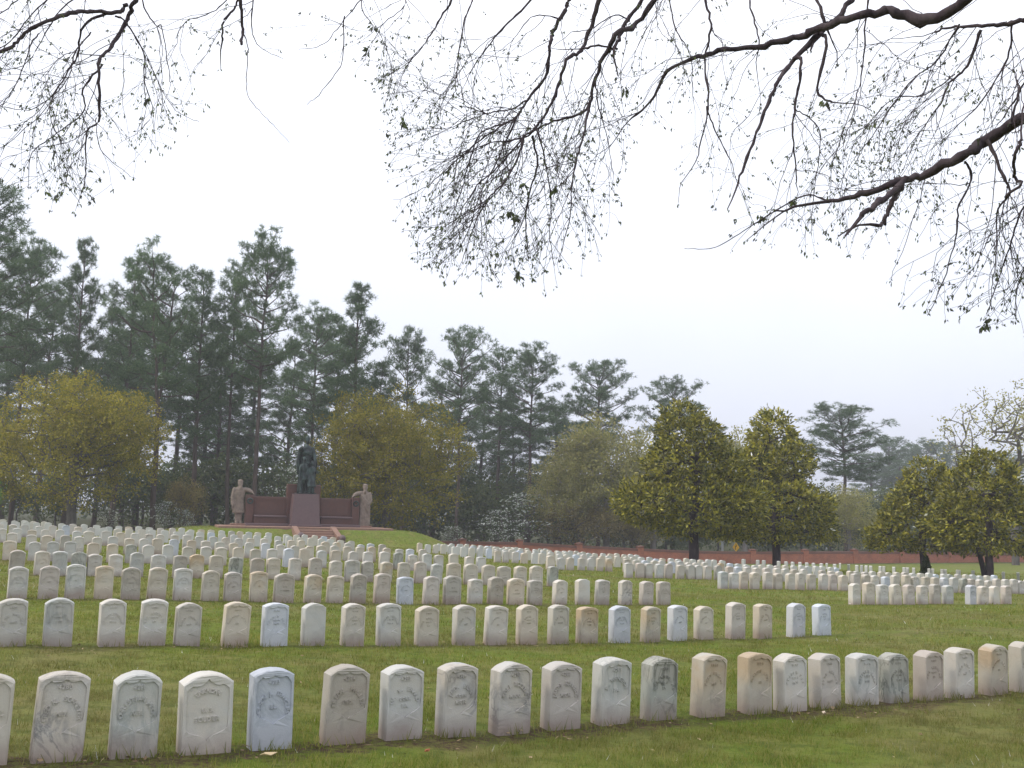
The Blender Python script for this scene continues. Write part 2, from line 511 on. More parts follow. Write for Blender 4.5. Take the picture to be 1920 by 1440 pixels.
def shield(kind):
    if kind == 'std':
        half = [(0, .374), (.012, .3655), (.026, .3605), (.044, .3595), (.061, .3620), (.074, .366), (.089, .357), (.104, .343), (.1105, .328), (.1120, .25), (.1110, .200), (.106, .180), (.090, .166), (.060, .153), (.027, .140), (.010, .131), (0, .122)]
    else:
        half = [(0, .377), (.010, .366), (.024, .355), (.044, .347), (.066, .345), (.084, .347), (.100, .340), (.117, .326), (.1195, .300), (.120, .22), (.1185, .150), (.114, .130), (.098, .116), (.066, .106), (.034, .096), (.013, .086), (0, .072)]
    right = half; left = [(-x, z) for x, z in half[1:-1]]
    return right + left[::-1]

def slab_arrays(w, H, T, rise, kind, floor=True):
    """slab with a chamfered edge and, for kind, a sunk shield in the front"""
    rng = random.Random(int(w * 1000) + len(kind))
    o0 = outline(w, H, rise); bv = .007
    o1 = outline(w, H, rise, inset=bv); n = len(o0)
    V = [(x, T / 2, z) for x, z in o1] + [(x, T / 2 - bv, z) for x, z in o0] + [(x, -T / 2 + bv, z) for x, z in o0] + [(x, -T / 2, z) for x, z in o1]
    Q = [(r * n + i, r * n + (i + 1) % n, (r + 1) * n + (i + 1) % n, (r + 1) * n + i) for r in range(3) for i in range(n)]
    T3 = []
    cap = geometry.tessellate_polygon([[Vector((x, z, 0)) for x, z in o1]])
    T3 += [tuple(t) for t in cap]
    front0 = 3 * n
    if kind == 'plain':
        T3 += [tuple(front0 + i for i in t) for t in cap]
    else:
        sh = shield(kind); k = len(sh); d = .007
        s0 = len(V)
        V += [(x, -T / 2, z) for x, z in sh]
        V += [(x * .985, -T / 2 + d, (z - .25) * .99 + .25) for x, z in sh]
        idx = list(range(front0, front0 + n)) + list(range(s0, s0 + k))
        for t in geometry.tessellate_polygon([[Vector((x, z, 0)) for x, z in o1], [Vector((x, z, 0)) for x, z in sh]]):
            T3.append(tuple(idx[i] for i in t))
        Q += [(s0 + i, s0 + (i + 1) % k, s0 + k + (i + 1) % k, s0 + k + i) for i in range(k)]
        if floor:
            for t in geometry.tessellate_polygon([[Vector((x, z, 0)) for x, z in sh]]):
                T3.append(tuple(s0 + k + i for i in t))
    return np.array(V), [np.array(Q), np.array(T3)]

def fix_normals(me):
    bm = bmesh.new(); bm.from_mesh(me)
    bmesh.ops.recalc_face_normals(bm, faces=bm.faces[:])
    bm.to_mesh(me); bm.free()
    return me

def shield_floor(kind, T):
    sh = shield(kind); d = .007
    V = [(x * .985, -T / 2 + d, (z - .25) * .99 + .25) for x, z in sh]
    t3 = []
    for t in geometry.tessellate_polygon([[Vector((x, z, 0)) for x, z in sh]]):
        a, b, c = [Vector((V[i][0], V[i][2], 0)) for i in t]
        t3.append(tuple(t) if (b - a).cross(c - a).z > 0 else tuple(reversed(t)))
    return np.array(V), [np.array(t3)]

SLAB = {}
for kind, w in (('std', SW), ('unk', .285), ('plain', SW)):
    for vr, dr in enumerate((0.0, -.007, .008)):
        rise = (.036 if kind != 'unk' else .045) + dr
        v, fl = slab_arrays(w, SH, ST, rise, kind, floor=False)
        jr = np.random.default_rng(vr + 5)                      # worn, slightly uneven edges
        v = v + jr.normal(0, .0011, v.shape) * (np.abs(v[:, 1:2]) > 0)
        SLAB[kind, vr] = fix_normals(np_mesh('headstone_' + kind, v, fl, MB['w']))
        if kind != 'plain':
            v, fl = slab_arrays(w, SH, ST, rise, kind, floor=True)
            v = v + jr.normal(0, .0011, v.shape)
            SLAB[kind + '_one', vr] = fix_normals(np_mesh('headstone_far_' + kind, v, fl, MB['w']))
        else: SLAB['plain_one', vr] = SLAB[kind, vr]
    if kind != 'plain':
        v, fl = shield_floor(kind, ST)
        v[:, 1] += .0006
        v = (v - [0, 0, .25]) * [1.02, 1, 1.02] + [0, 0, .25]
        SLAB[kind + '_floor'] = np_mesh('shield_' + kind, v, fl, MB['w'])

# raised lettering -------------------------------------------------
_gl = {}
def glyph(ch):
    if ch not in _gl:
        cu = bpy.data.curves.new('glyph', 'FONT')
        cu.body = ch; cu.size = 1.0; cu.extrude = .5; cu.offset = .018; cu.resolution_u = 2
        o = bpy.data.objects.new('glyph', cu); C.objects.link(o)
        dg = bpy.context.evaluated_depsgraph_get(); dg.update()
        me = bpy.data.meshes.new_from_object(o.evaluated_get(dg))
        bm = bmesh.new(); bm.from_mesh(me); bmesh.ops.triangulate(bm, faces=bm.faces[:]); bm.verts.index_update()
        V = np.array([q.co[:] for q in bm.verts]).reshape(-1, 3); T = np.array([[q.index for q in x.verts] for x in bm.faces]).reshape(-1, 3)
        bm.free(); bpy.data.meshes.remove(me); bpy.data.objects.remove(o); bpy.data.curves.remove(cu)
        _gl[ch] = (V, T, V[:, 0].min() if len(V) else 0, V[:, 0].max() if len(V) else .3)
    return _gl[ch]
CAP = None
def put_letter(parts, ch, x, z, ang, h, face):
    """letter with its foot centre at (x, z), turned by ang"""
    global CAP
    if CAP is None: CAP = glyph('H')[0][:, 1].max()
    V, T, a, b = glyph(ch)
    s = h / CAP
    lx = (V[:, 0] - (a + b) / 2) * s; lz = V[:, 1] * s
    X = x + lx * math.cos(ang) - lz * math.sin(ang); Z = z + lx * math.sin(ang) + lz * math.cos(ang)
    Yv = face + (-V[:, 2]) * .0062
    parts.append((np.stack([X, Yv, Z], 1), [T]))
def line(parts, txt, z, h, face, x0=0.0, sp=1.12):
    ws = []
    for ch in txt:
        if ch == ' ': ws.append(h * .45)
        else:
            V, T, a, b = glyph(ch); ws.append(((b - a) / glyph('H')[0][:, 1].max()) * h * sp + h * .10)
    x = x0 - sum(ws) / 2
    for ch, wd in zip(txt, ws):
        if ch != ' ': put_letter(parts, ch, x + wd / 2, z, 0, h, face)
        x += wd
def arc(parts, txt, zc, r, span, h, face):
    """text bowed over the centre (0, zc)"""
    n = len(txt)
    for i, ch in enumerate(txt):
        if ch == ' ': continue
        a = span * (0.5 - (i + .5) / n)
        put_letter(parts, ch, -r * math.sin(a), zc + r * math.cos(a), a, h, face)

def inscription_mesh(name, lines):
    parts = []; face = -ST / 2 + .0042
    for l in lines:
        if l[0] == 'arc': arc(parts, l[1], l[2], l[3], RAD(l[4]), l[5], face)
        else: line(parts, l[1], l[2], l[3], face)
    v, fl = merge(parts)
    return np_mesh(name, v, fl, MB['w'])

def worn_marks(seed, unk=False):
    """weathered relief too worn to read: bosses set out along the arc and in short rows"""
    rng = random.Random(seed); parts = []; f0 = -ST / 2 + .007
    def mark(x, z, a, h):
        for k in range(rng.choice((1, 2, 2))):
            ww = h * rng.uniform(.16, .26); off = (k - .5) * h * .42 if k or True else 0
            hh = h * rng.uniform(.75, 1.0)
            v, q = box(-ww / 2 + off, ww / 2 + off, -.0055 * rng.uniform(.6, 1), .002, 0, hh)
            X = x + v[:, 0] * math.cos(a) - v[:, 2] * math.sin(a); Z = z + v[:, 0] * math.sin(a) + v[:, 2] * math.cos(a)
            parts.append((np.stack([X, v[:, 1] + f0, Z], 1), [q]))
        if rng.random() < .6:
            v, q = box(-h * .3, h * .3, -.0048, .002, h * rng.uniform(.35, .8), h * rng.uniform(.85, .98))
            X = x + v[:, 0] * math.cos(a) - v[:, 2] * math.sin(a); Z = z + v[:, 0] * math.sin(a) + v[:, 2] * math.cos(a)
            parts.append((np.stack([X, v[:, 1] + f0, Z], 1), [q]))
    if unk:
        for i in range(7):
            a = RAD(70) * (.5 - (i + .5) / 7); mark(-.105 * math.sin(a), .205 + .105 * math.cos(a), a, .021)
        for i in range(2): mark(-.02 + .04 * i, .215, 0, .022)
        for i in range(7): mark(-.06 + .02 * i, .165, 0, .022)
    else:
        for i in range(4): mark(-.027 + .018 * i, .325, 0, .017)
        n = rng.randint(10, 14); sp = RAD(rng.uniform(165, 205)); r = rng.uniform(.072, .078)
        gap = rng.randint(3, n - 4)
        for i in range(n):
            if i == gap: continue
            a = sp * (.5 - (i + .5) / n); mark(-r * math.sin(a), .196 + r * math.cos(a), a, .021)
        k = rng.choice((2, 3, 4))
        for i in range(k): mark((i - (k - 1) / 2) * .017, rng.uniform(.20, .206), 0, .018)
        if rng.random() < .4:
            for i in range(4): mark(-.027 + .018 * i, .238, 0, .016)
    v, fl = merge(parts)
    return np_mesh('worn_inscription', v, fl, MB['w'])
WORN = [worn_marks(50 + i) for i in range(7)]
WORN_UNK = worn_marks(99, True)

def std_text(num, arc_txt, bottom, middle=None, span=190):
    l = [('line', num, .327, .0215), ('arc', arc_txt, .195, .077, span, .0235), ('line', bottom, .203 if not middle else .180, .021)]
    if middle: l.append(('line', middle, .218, .018))
    return l
FRONT = [  # photo x, height scale, kind, marble, lettering, tilt (deg sideways), words for the label
 (-32, 1.0, 'std', 'c', None, 1.0, 'cream headstone cut by the left picture edge, first in front row'),
 (110, 1.0, 'std', 'v', std_text('4280', 'FRED K. SCHWEYER', 'N.Y.', span=200), 2.0, 'blue-streaked headstone numbered 4280, leaning right in front row'),
 (252, .99, 'std', 'g', std_text('4281', 'CHRISTIAN MECK', 'N.Y.', span=185), .3, 'greenish grey headstone numbered 4281, front row, left of the UNKNOWN stone'),
 (385, .97, 'unk', 'w', [('arc', 'UNKNOWN', .205, .103, 72, .022), ('line', 'U. S.', .213, .022), ('line', 'SOLDIER', .168, .023)], -1.6, 'wide white headstone carved UNKNOWN U. S. SOLDIER in front row'),
 (507, 1.0, 'std', 'b', std_text('4283', 'NELSON J. SPANGLES', 'ILL.', span=215), -.8, 'bluish white headstone numbered 4283, front row, right of UNKNOWN stone'),
 (643, 1.02, 'std', 'k', std_text('4284', 'FREDK  MILLER', 'IND.', span=190), 1.8, 'grey-brown headstone numbered 4284 in front row'),
 (751, 1.0, 'std', 'w', std_text('4285', 'W. S. BRAND', 'PA.', 'CORP.', span=165), -.2, 'plain pale headstone numbered 4285 in front row'),
 (854, 1.01, 'std', 'v', std_text('4286', 'JNO. BUNN', 'MICH.', 'CORP.', span=150), .2, 'headstone numbered 4286 with bold blue-black veins and rust tint, front row'),
 (955, 1.0, 'std', 'v', std_text('4287', 'ROLL ROGERS', 'MINN.', span=160), .8, 'headstone numbered 4287 with vertical grey veins, front row'),
 (1050, .98, 'std', 'p', std_text('4288', 'JAMES EDWARDS', 'MICH.', span=180), .5, 'smooth pinkish headstone numbered 4288 in front row'),
 (1144, 1.02, 'std', 'g', std_text('4289', 'E. WINGTON', 'PA.', span=150), -.4, 'fine grey streaked headstone numbered 4289 in front row'),
 (1234, 1.0, 'std', 'd', 'w', 1.3, 'darkest grey-green headstone in front row'),
 (1326, 1.02, 'std', 'o', 'w', 2.6, 'rust-topped headstone right of the darkest stone in front row'),
 (1415, 1.0, 'std', 'o', 'w', 1.8, 'rust-stained headstone with grey lower half, overlapped by pale stone, front row'),
 (1482, .95, 'std', 'w', 'w', -.3, 'clean pale headstone close right of a rust-stained one, front row'),
 (1548, .93, 'std', 'w', 'w', .2, 'plain white headstone, seventh from the right end of front row'),
 (1617, .90, 'std', 'g', 'w', 1.0, 'green-streaked headstone left of a darker streaked one, front row'),
 (1677, .88, 'std', 'd', 'w', .3, 'headstone with heavy dark streaks down its left half, right part of front row'),
 (1742, .90, 'std', 'p', 'w', -.2, 'cream headstone with red lettering traces, fourth from right in front row'),
 (1800, .93, 'std', 'w', 'w', .4, 'pale headstone, third from the right in front row'),
 (1864, .97, 'std', 'o', 'w', .6, 'rust and grey mottled headstone, second from right in front row'),
 (1921, 1.0, 'std', 'c', 'w', .4, 'cream headstone cut by the right picture edge in front row'),
]
ROW2 = [(29,'w'),(114,'g'),(214,'w'),(290,'w'),(355,'w'),(444,'c'),(518,'b'),(590,'w'),(663,'w'),(731,'w'),(802,'c'),(871,'w'),(930,'w'),(989,'c'),(1047,'c'),(1101,'o'),(1162,'b'),(1219,'o'),(1270,'b'),(1319,'c'),(1378,'p'),(1429,'c'),(1491,'b'),(1540,'b')]
ROW3 = [(31,'w'),(89,'p'),(139,'g'),(193,'o'),(244,'k'),(292,'c'),(341,'w'),(393,'c'),(435,'p'),(484,'o'),(531,'K'),(585,'o'),(627,'c'),(670,'k'),(715,'p'),(759,'b'),(807,'p'),(847,'K'),(890,'w'),(928,'k'),(966,'U'),(1002,'k'),(1049,'w'),(1092,'w'),(1128,'p'),(1172,'v'),(1211,'p'),(1244,'k')]
ROW4 = [(25,'k'),(73,'c'),(107,'g'),(142,'d'),(172,'w'),(212,'w'),(252,'g'),(292,'w'),(333,'k'),(365,'o'),(401,'c'),(438,'d'),(479,'k'),(509,'c'),(549,'w'),(588,'k'),(627,'c'),(658,'G'),(686,'k'),(721,'o'),(755,'o'),(786,'p'),(816,'g'),(849,'U'),(881,'U'),(915,'U'),(943,'U'),(974,'U'),(1004,'U'),(1035,'d')]
ORD = ['', 'first', 'second', 'third', 'fourth', 'fifth', 'sixth', 'seventh', 'eighth', 'ninth', 'tenth', 'eleventh', 'twelfth', 'thirteenth', 'fourteenth', 'fifteenth', 'sixteenth', 'seventeenth', 'eighteenth', 'nineteenth']
TENS = {2: 'twenty', 3: 'thirty', 4: 'forty', 5: 'fifty', 6: 'sixty', 7: 'seventy', 8: 'eighty', 9: 'ninety'}
def ordinal(n):
    if n < 20: return ORD[n]
    t, u = divmod(n, 10)
    return (TENS[t][:-1] + 'ieth') if u == 0 else TENS[t] + '-' + ORD[u]

STONES = []   # dicts: X, Y, row k, section, kind, marble, letters, tilt, scale, label
def row_point(px, c):
    d = ray(px, 1120 if c > 8 else 1350)
    Y = c / (1 - ROW_M * d[0] / d[1])
    return d[0] / d[1] * Y, Y
def row_c(k): return ROW_C0 + ROW_DC * k
for px, hs, kind, mb, txt, tilt, lab in FRONT:
    x, y = row_point(px, row_c(0))
    STONES.append(dict(X=x, Y=y, k=0, sec='L', kind=kind, mb=mb, txt=txt, tilt=tilt, hs=hs, label=lab))
rs = random.Random(11)
def add_stone(x, y, k, sec, code=None):
    kind = 'std'
    if code is None:
        code = rs.choices('wcbgodkvpU', (44, 26, 6, 6, 4, 1.5, 3, 3, 5, 3))[0]
    if code in 'KUG': kind, code = 'unk', {'K': 'k', 'U': 'c', 'G': 'g'}[code]
    elif rs.random() < .03: kind = 'plain'
    STONES.append(dict(X=x, Y=y, k=k, sec=sec, kind=kind, mb=code, txt='w', tilt=rs.gauss(.2, .8), hs=rs.gauss(1.0 if k < 2 else .97, .035), label=None))
for k, row in ((1, ROW2), (2, ROW3), (3, ROW4)):
    for px, code in row:
        x, y = row_point(px, row_c(k)); add_stone(x, y, k, 'L', code)
CA = math.cos(ROW_ANG)
def fill_row(k, sec, x0, x1, pitch, code=None, miss=.05):
    x = x0
    while x <= x1:
        if rs.random() > miss:
            add_stone(x + rs.uniform(-.03, .03), row_c(k) + ROW_M * x + rs.uniform(-.03, .03), k, sec, code)
        x += pitch * CA * rs.uniform(.9, 1.12)
for k in range(4, 11):                                  # block left of the aisle
    xe = 4.15 - 1.57 * (k - 1)
    xl = -(row_c(k)) * .545 / (1 + .545 * .545) - 1.2
    if k >= 9: xe = min(xe, -17.5 if k == 9 else -21)
    fill_row(k, 'L', xl - .6, xe, .365)
A_CODES = list('wcwcpwkgbwwp')
x = 6.55
for c_ in A_CODES:                                       # block right of the aisle
    add_stone(x, row_c(2) + ROW_M * x, 2, 'R', c_); x += .375 * CA * (1.9 if c_ == 'g' else 1)
for k in range(3, 11):
    xs = 6.5 - 1.65 * (k - 2) - (.25 if k >= 5 else 0)
    xe = {3: 15.5, 4: 16.5, 5: 12.0, 6: 8.5, 7: 5.6, 8: 3.6, 9: 1.9, 10: .6}[k]
    if k >= 8: xs = max(xs, {8: -4.6, 9: -3.2}.get(k, -2.4 + (k - 10) * .8))
    fill_row(k, 'R', xs, xe, .35, miss=.03)
# sparse markers on the far lawn
FAR_PX = [(1460,1058.5),(1474,1056),(1486,1059),(1500,1056),(1513,1058.7),(1525,1056),(1540,1059),(1550,1055.6),(1565,1058.7),(1575,1055.6),(1591,1057.7),(1606,1061),(1615,1059.4),(1624,1063.7),(1632,1061),(1650,1063.7),(1657,1061.5),(1676,1063),(1695,1067),(1701,1063.7),(1713,1071),(1742,1071),(1748,1066),(1766,1075),(1772,1069),(1795,1074.4),(1798,1068.7),(1825,1073.7),(1824,1069.7),(1855,1072.5),(1881,1073),(1909,1073),(1394,1055.6),(1421,1056),(1432,1057.5)]
for px, py in FAR_PX:
    best = None
    for Y in np.arange(44, 72, .25):
        P = at(px, py, Y); e = abs(P[2] - .42 - g1(P[0], Y))
        if best is None or e < best[0]: best = (e, P[0], Y)
    STONES.append(dict(X=best[1], Y=best[2], k=20, sec='F', kind='std', mb='w', txt=None, tilt=0, hs=1.05, label=None))

# drop stones wholly outside the picture, order by distance, 300 individuals
kept = []
for s in STONES:
    u, v = proj((s['X'], s['Y'], g1(s['X'], s['Y']) + .2))[0]
    if -40 < u < 1960: kept.append(s)
STONES = kept
STONES.sort(key=lambda s: math.hypot(s['X'], s['Y']))
rows = {}
for s in STONES: rows.setdefault((s['sec'], s['k']), []).append(s)
ROWNAME = {i: ordinal(i + 1) for i in range(14)}
for (sec, k), lst in rows.items():
    lst.sort(key=lambda s: s['X'])
    for i, s in enumerate(lst):
        if s['label'] is None:
            cw = COLOUR_WORD[s['mb']]
            if sec == 'L':
                s['label'] = f"{cw} headstone, {ordinal(i + 1)} from the left in the {ROWNAME[k]} row from the front"
            elif sec == 'R':
                s['label'] = f"{cw} headstone, {ordinal(i + 1)} from the left, {ordinal(k - 1)} row right of the grass aisle"
            else:
                s['label'] = f"small pale headstone on the far lawn, {ordinal(i + 1)} from the left there"

def set_mat(o, m, tint):
    o.material_slots[0].link = 'OBJECT'; o.material_slots[0].material = m
    o.color = (*tint, 1)

INDIV = STONES[:300]
far_parts = {}
_FM = {}
def far_marble(mb):
    """plain marble for the distant rows, whose feet are hidden"""
    base = {'w': (.60, .60, .57), 'c': (.60, .57, .50), 'b': (.55, .60, .68), 'g': (.50, .52, .51), 'o': (.57, .50, .41), 'd': (.40, .42, .39), 'k': (.48, .46, .42), 'v': (.57, .57, .56), 'p': (.57, .53, .49)}[mb]
    if mb not in _FM: _FM[mb] = marble('distant_marble_' + COLOUR_WORD[mb].replace(' ', '_'), base, tuple(q * .94 for q in base), tuple(q * .6 for q in base), .3, 3.0, base, .0, clean=1.0)
    return _FM[mb]
for si, s in enumerate(STONES):
    gz = g1(s['X'], s['Y'])
    rz = ROW_ANG + RAD(rs.gauss(0, 1.6))
    if s['sec'] == 'F': rz = RAD(62) + RAD(rs.gauss(0, 2))
    hs = s['hs']; ws = rs.uniform(.95, 1.05) * (.93 if s['kind'] == 'unk' else .865)
    M = Matrix.Translation((s['X'], s['Y'], gz + SH * (hs - 1))) @ Matrix.Rotation(rz, 4, 'Z') @ Matrix.Rotation(RAD(s['tilt']), 4, 'Y') @ Matrix.Rotation(RAD(rs.gauss(.4, 1.2)), 4, 'X') @ Matrix.Diagonal((ws, 1.12, 1, 1))
    tb = rs.uniform(.90, 1.08); wt = rs.gauss(0, .015)
    tint = (tb + wt, tb, tb - wt)
    mat = MB[s['mb']]
    if si < 300:
        detailed = (s['k'] <= 3) and s['txt'] is not None or s['k'] <= 1
        if detailed:
            o = obj('headstone', SLAB[s['kind'], si % 3])
            o.matrix_world = M
            set_mat(o, mat, tint)
            if s['kind'] != 'plain':
                p = obj('shield', SLAB[s['kind'] + '_floor'], o); set_mat(p, mat, tint)
                if isinstance(s['txt'], list): me = inscription_mesh('inscription', s['txt'])
                elif s['kind'] == 'unk': me = WORN_UNK
                else: me = WORN[si % len(WORN)]
                p = obj('inscription', me, o); set_mat(p, mat, tint); p['kind'] = 'stuff'
        else:
            o = obj('headstone', SLAB[s['kind'] + '_one', si % 3])
            o.matrix_world = M
            set_mat(o, mat, tint)
        tag(o, s['label'], 'headstone', 'headstones in rows on the lawn')
    else:
        far_parts.setdefault(s['mb'], []).append(np.array(M))
# the rest of the rows, too many and too small to tell apart
v0 = outline(SW, SH, .036, n=8)
n0 = len(v0)
LV = np.array([(x, ST / 2, z) for x, z in v0] + [(x, -ST / 2, z) for x, z in v0])
LQ = np.array([(i, (i + 1) % n0, n0 + (i + 1) % n0, n0 + i) for i in range(n0)])
LT = []
for t in geometry.tessellate_polygon([[Vector((x, z, 0)) for x, z in v0]]):
    LT += [tuple(t), tuple(n0 + i for i in reversed(t))]
LT = np.array(LT)
me_parts = []; mat_ids = []; mats = []
for mb, ms in far_parts.items():
    mats.append(far_marble(mb))
    for M in ms:
        me_parts.append((LV @ M[:3, :3].T + M[:3, 3], [LQ, LT]))
        mat_ids.append(len(mats) - 1)
v, fl = merge(me_parts)
me = np_mesh('headstones_beyond', v, fl)
for m_ in mats: me.materials.append(m_)
ids = np.concatenate([np.repeat(mat_ids, len(LQ)), np.repeat(mat_ids, len(LT))]) if fl[0].shape[1] == 4 else np.concatenate([np.repeat(mat_ids, len(LT)), np.repeat(mat_ids, len(LQ))])
me.polygons.foreach_set('material_index', ids.astype(np.int32))
fix_normals(me)
o = obj('headstones_beyond', me)
tag(o, 'dense far rows of small white headstones below the mound and wall', 'headstones', None, 'stuff')
print('stones', len(STONES))

# ---------------------------------------------------------------- brick wall
def brick_material():
    m, nt, out = new_mat('red_brick')
    tc = nd(nt, 'ShaderNodeTexCoord')
    sp = nd(nt, 'ShaderNodeSeparateXYZ'); nt.links.new(tc.outputs['Object'], sp.inputs[0])
    cb = nd(nt, 'ShaderNodeCombineXYZ')
    nt.links.new(math2(nt, 'ADD', sp.outputs['X'], sp.outputs['Y']), cb.inputs[0]); nt.links.new(sp.outputs['Z'], cb.inputs[1])
    b = nd(nt, 'ShaderNodeTexBrick')
    b.inputs['Color1'].default_value = (.44, .135, .070, 1); b.inputs['Color2'].default_value = (.34, .10, .055, 1)
    b.inputs['Mortar'].default_value = (.33, .24, .19, 1)
    b.inputs['Scale'].default_value = 1.0; b.inputs['Mortar Size'].default_value = .008
    b.inputs['Brick Width'].default_value = .21; b.inputs['Row Height'].default_value = .072
    nt.links.new(cb.outputs[0], b.inputs['Vector'])
    P = pos(nt)
    n = noise(nt, P, 1.3, 5, .6)
    col = mixc(nt, remap(nt, n, .45, .72, 0, .55), b.outputs['Color'], (.15, .085, .07))
    surf(nt, out, col, .9, .15, bump(nt, b.outputs['Fac'], -.4, .01))
    return m
BRICK = brick_material()
def plain_stone(name, c1, c2, scale=6, rough=.8, bmp=.4, spec=.25):
    m, nt, out = new_mat(name)
    tc = nd(nt, 'ShaderNodeTexCoord')
    n = noise(nt, tc.outputs['Object'], scale, 6, .65); nf = noise(nt, tc.outputs['Object'], scale * 14, 3, .6)
    col = mixc(nt, remap(nt, n, .35, .65), c1, c2)
    col = mixc(nt, remap(nt, nf, .5, .7, 0, .3), col, tuple(q * .6 for q in c1))
    surf(nt, out, col, rough, spec, bump(nt, nf, bmp, .01))
    return m
COPING = plain_stone('weathered_brick_coping', (.20, .095, .07), (.15, .085, .07), 3)

WALL_TOP = [(-36, 70.5, -.35), (-31, 71.4, -.45), (-26, 72.3, -.55), (-21, 73.3, -.6), (-16, 74.3, -.64), (-11, 75.3, -.66), (-6.1, 76.6, -.66), (-1.2, 78.2, -.63), (.74, 80, -.66)]
WALL_TOP = WALL_TOP[:-2] + [(-3.6 + 0, 77.9, -.66), (.9, 80.0, -.68), (5.75, 81.3, -.86), (10.9, 82.6, -1.03), (15.7, 83.9, -1.17), (20.8, 85.1, -1.15), (25.7, 86.5, -1.08), (30.5, 88.0, -1.0), (35.3, 89.8, -.98), (40.3, 91.2, -.98), (45.3, 92.6, -.97), (50.3, 94.0, -.95), (55.3, 95.4, -.93)]
wall_root = empty('brick_wall', (0.9, 80.0, 0))
tag(wall_root, 'long red brick wall with capped piers behind the headstones', 'wall')
for i, (x, y, zt) in enumerate(WALL_TOP):
    zb = g1(x, y) - .4
    # pier with a spreading cap
    dx = WALL_TOP[min(i + 1, len(WALL_TOP) - 1)]; dm = WALL_TOP[max(i - 1, 0)]
    ang = math.atan2(dx[1] - dm[1], dx[0] - dm[0])
    v, fq = box(-.24, .24, -.24, .24, zb, zt + .10)
    p = obj('pier', np_mesh('pier', v, [fq], BRICK), wall_root); p.location = (x - .9, y - 80, 0); p.rotation_euler.z = ang
    cv, cf = merge([box(-.30, .30, -.30, .30, zt + .102, zt + .17), rings_loft([(zt + .171, 0, 0, .36, .36), (zt + .24, 0, 0, .10, .10)], 4)])
    c = obj('pier_cap', np_mesh('pier_cap', cv, cf, COPING), p)
    if i + 1 < len(WALL_TOP):
        x2, y2, z2 = WALL_TOP[i + 1]
        L = math.hypot(x2 - x, y2 - y); a2 = math.atan2(y2 - y, x2 - x)
        zb2 = min(zb, g1(x2, y2) - .4)
        def panel(h0, h1, t, lo=None):
            V = []
            for X_, zt_ in ((.2, zt), (L - .2, z2)):
                for Y_ in (-t, t):
                    V += [(X_, Y_, zb2 if lo else zt_ + h0), (X_, Y_, zt_ + h1)]
            Q = [(0, 4, 5, 1), (2, 3, 7, 6), (1, 5, 7, 3), (0, 2, 6, 4), (0, 1, 3, 2), (4, 6, 7, 5)]
            return np.array(V, float), np.array(Q)
        v, fq = panel(0, -.202, .15, lo=True)
        w = obj('wall_panel', np_mesh('wall_panel', v, [fq], BRICK), wall_root); w.location = (x - .9, y - 80, 0); w.rotation_euler.z = a2
        v, fq = panel(-.20, 0, .19)
        w2 = obj('coping', np_mesh('coping', v, [fq], COPING), w)

# ---------------------------------------------------------------- monument on its mound
GRAN = plain_stone('polished_brown_granite', (.115, .050, .040), (.085, .042, .036), 7, .5, .1, .4)
GRAN_P = plain_stone('polished_purple_granite', (.135, .088, .092), (.115, .074, .080), 7, .45, .08, .4)
PINK = plain_stone('rough_pink_granite', (.27, .165, .125), (.22, .14, .11), 5, .85, .4)
VET = plain_stone('carved_pinkish_stone', (.25, .20, .17), (.15, .12, .10), 4, .85, .6)
def bronze_material():
    m, nt, out = new_mat('weathered_bronze')
    tc = nd(nt, 'ShaderNodeTexCoord')
    n = noise(nt, tc.outputs['Object'], 2.5, 5, .6)
    col = mixc(nt, remap(nt, n, .45, .68), (.014, .020, .022), (.050, .085, .078))
    b = surf(nt, out, col, .42, .5, bump(nt, n, .3, .03))
    b.inputs['Metallic'].default_value = .55
    return m
BRONZE = bronze_material()

mz = MON_Z + .02
mon = empty('stone_monument', (MON[0], MON[1], mz), MON_PHI)
tag(mon, 'brown granite memorial wall with benches and central pedestal on the mound', 'monument')
def mpart(name, arr, mat, parent=mon, smooth=False):
    v, fl = arr
    return obj(name, fix_normals(np_mesh(name, v, fl, mat, smooth)), parent)
mpart('platform', box(-4.9, 4.9, -2.4, 1.1, -.5, .10, .02), PINK)
mpart('base_course', box(-3.31, 3.31, -.60, .62, .102, .24, .02), GRAN_P)
def taper(x0, x1, y0, y1, z0, X0, X1, Y0, Y1, z1):
    v = np.array([(x0, y0, z0), (x1, y0, z0), (x1, y1, z0), (x0, y1, z0), (X0, Y0, z1), (X1, Y0, z1), (X1, Y1, z1), (X0, Y1, z1)], float)
    q = np.array([(0, 3, 2, 1), (4, 5, 6, 7), (0, 1, 5, 4), (1, 2, 6, 5), (2, 3, 7, 6), (3, 0, 4, 7)])
    return v, [q]
mpart('pedestal', taper(-.84, .84, -1.12, .05, .102, -.70, .70, -.98, .05, 1.98), GRAN_P)
mpart('pedestal_foot', box(-.92, .92, -1.20, .055, .103, .20, .02), GRAN_P)
mpart('back_block', box(-.98, .98, .06, .60, .241, 2.55, .03), GRAN)
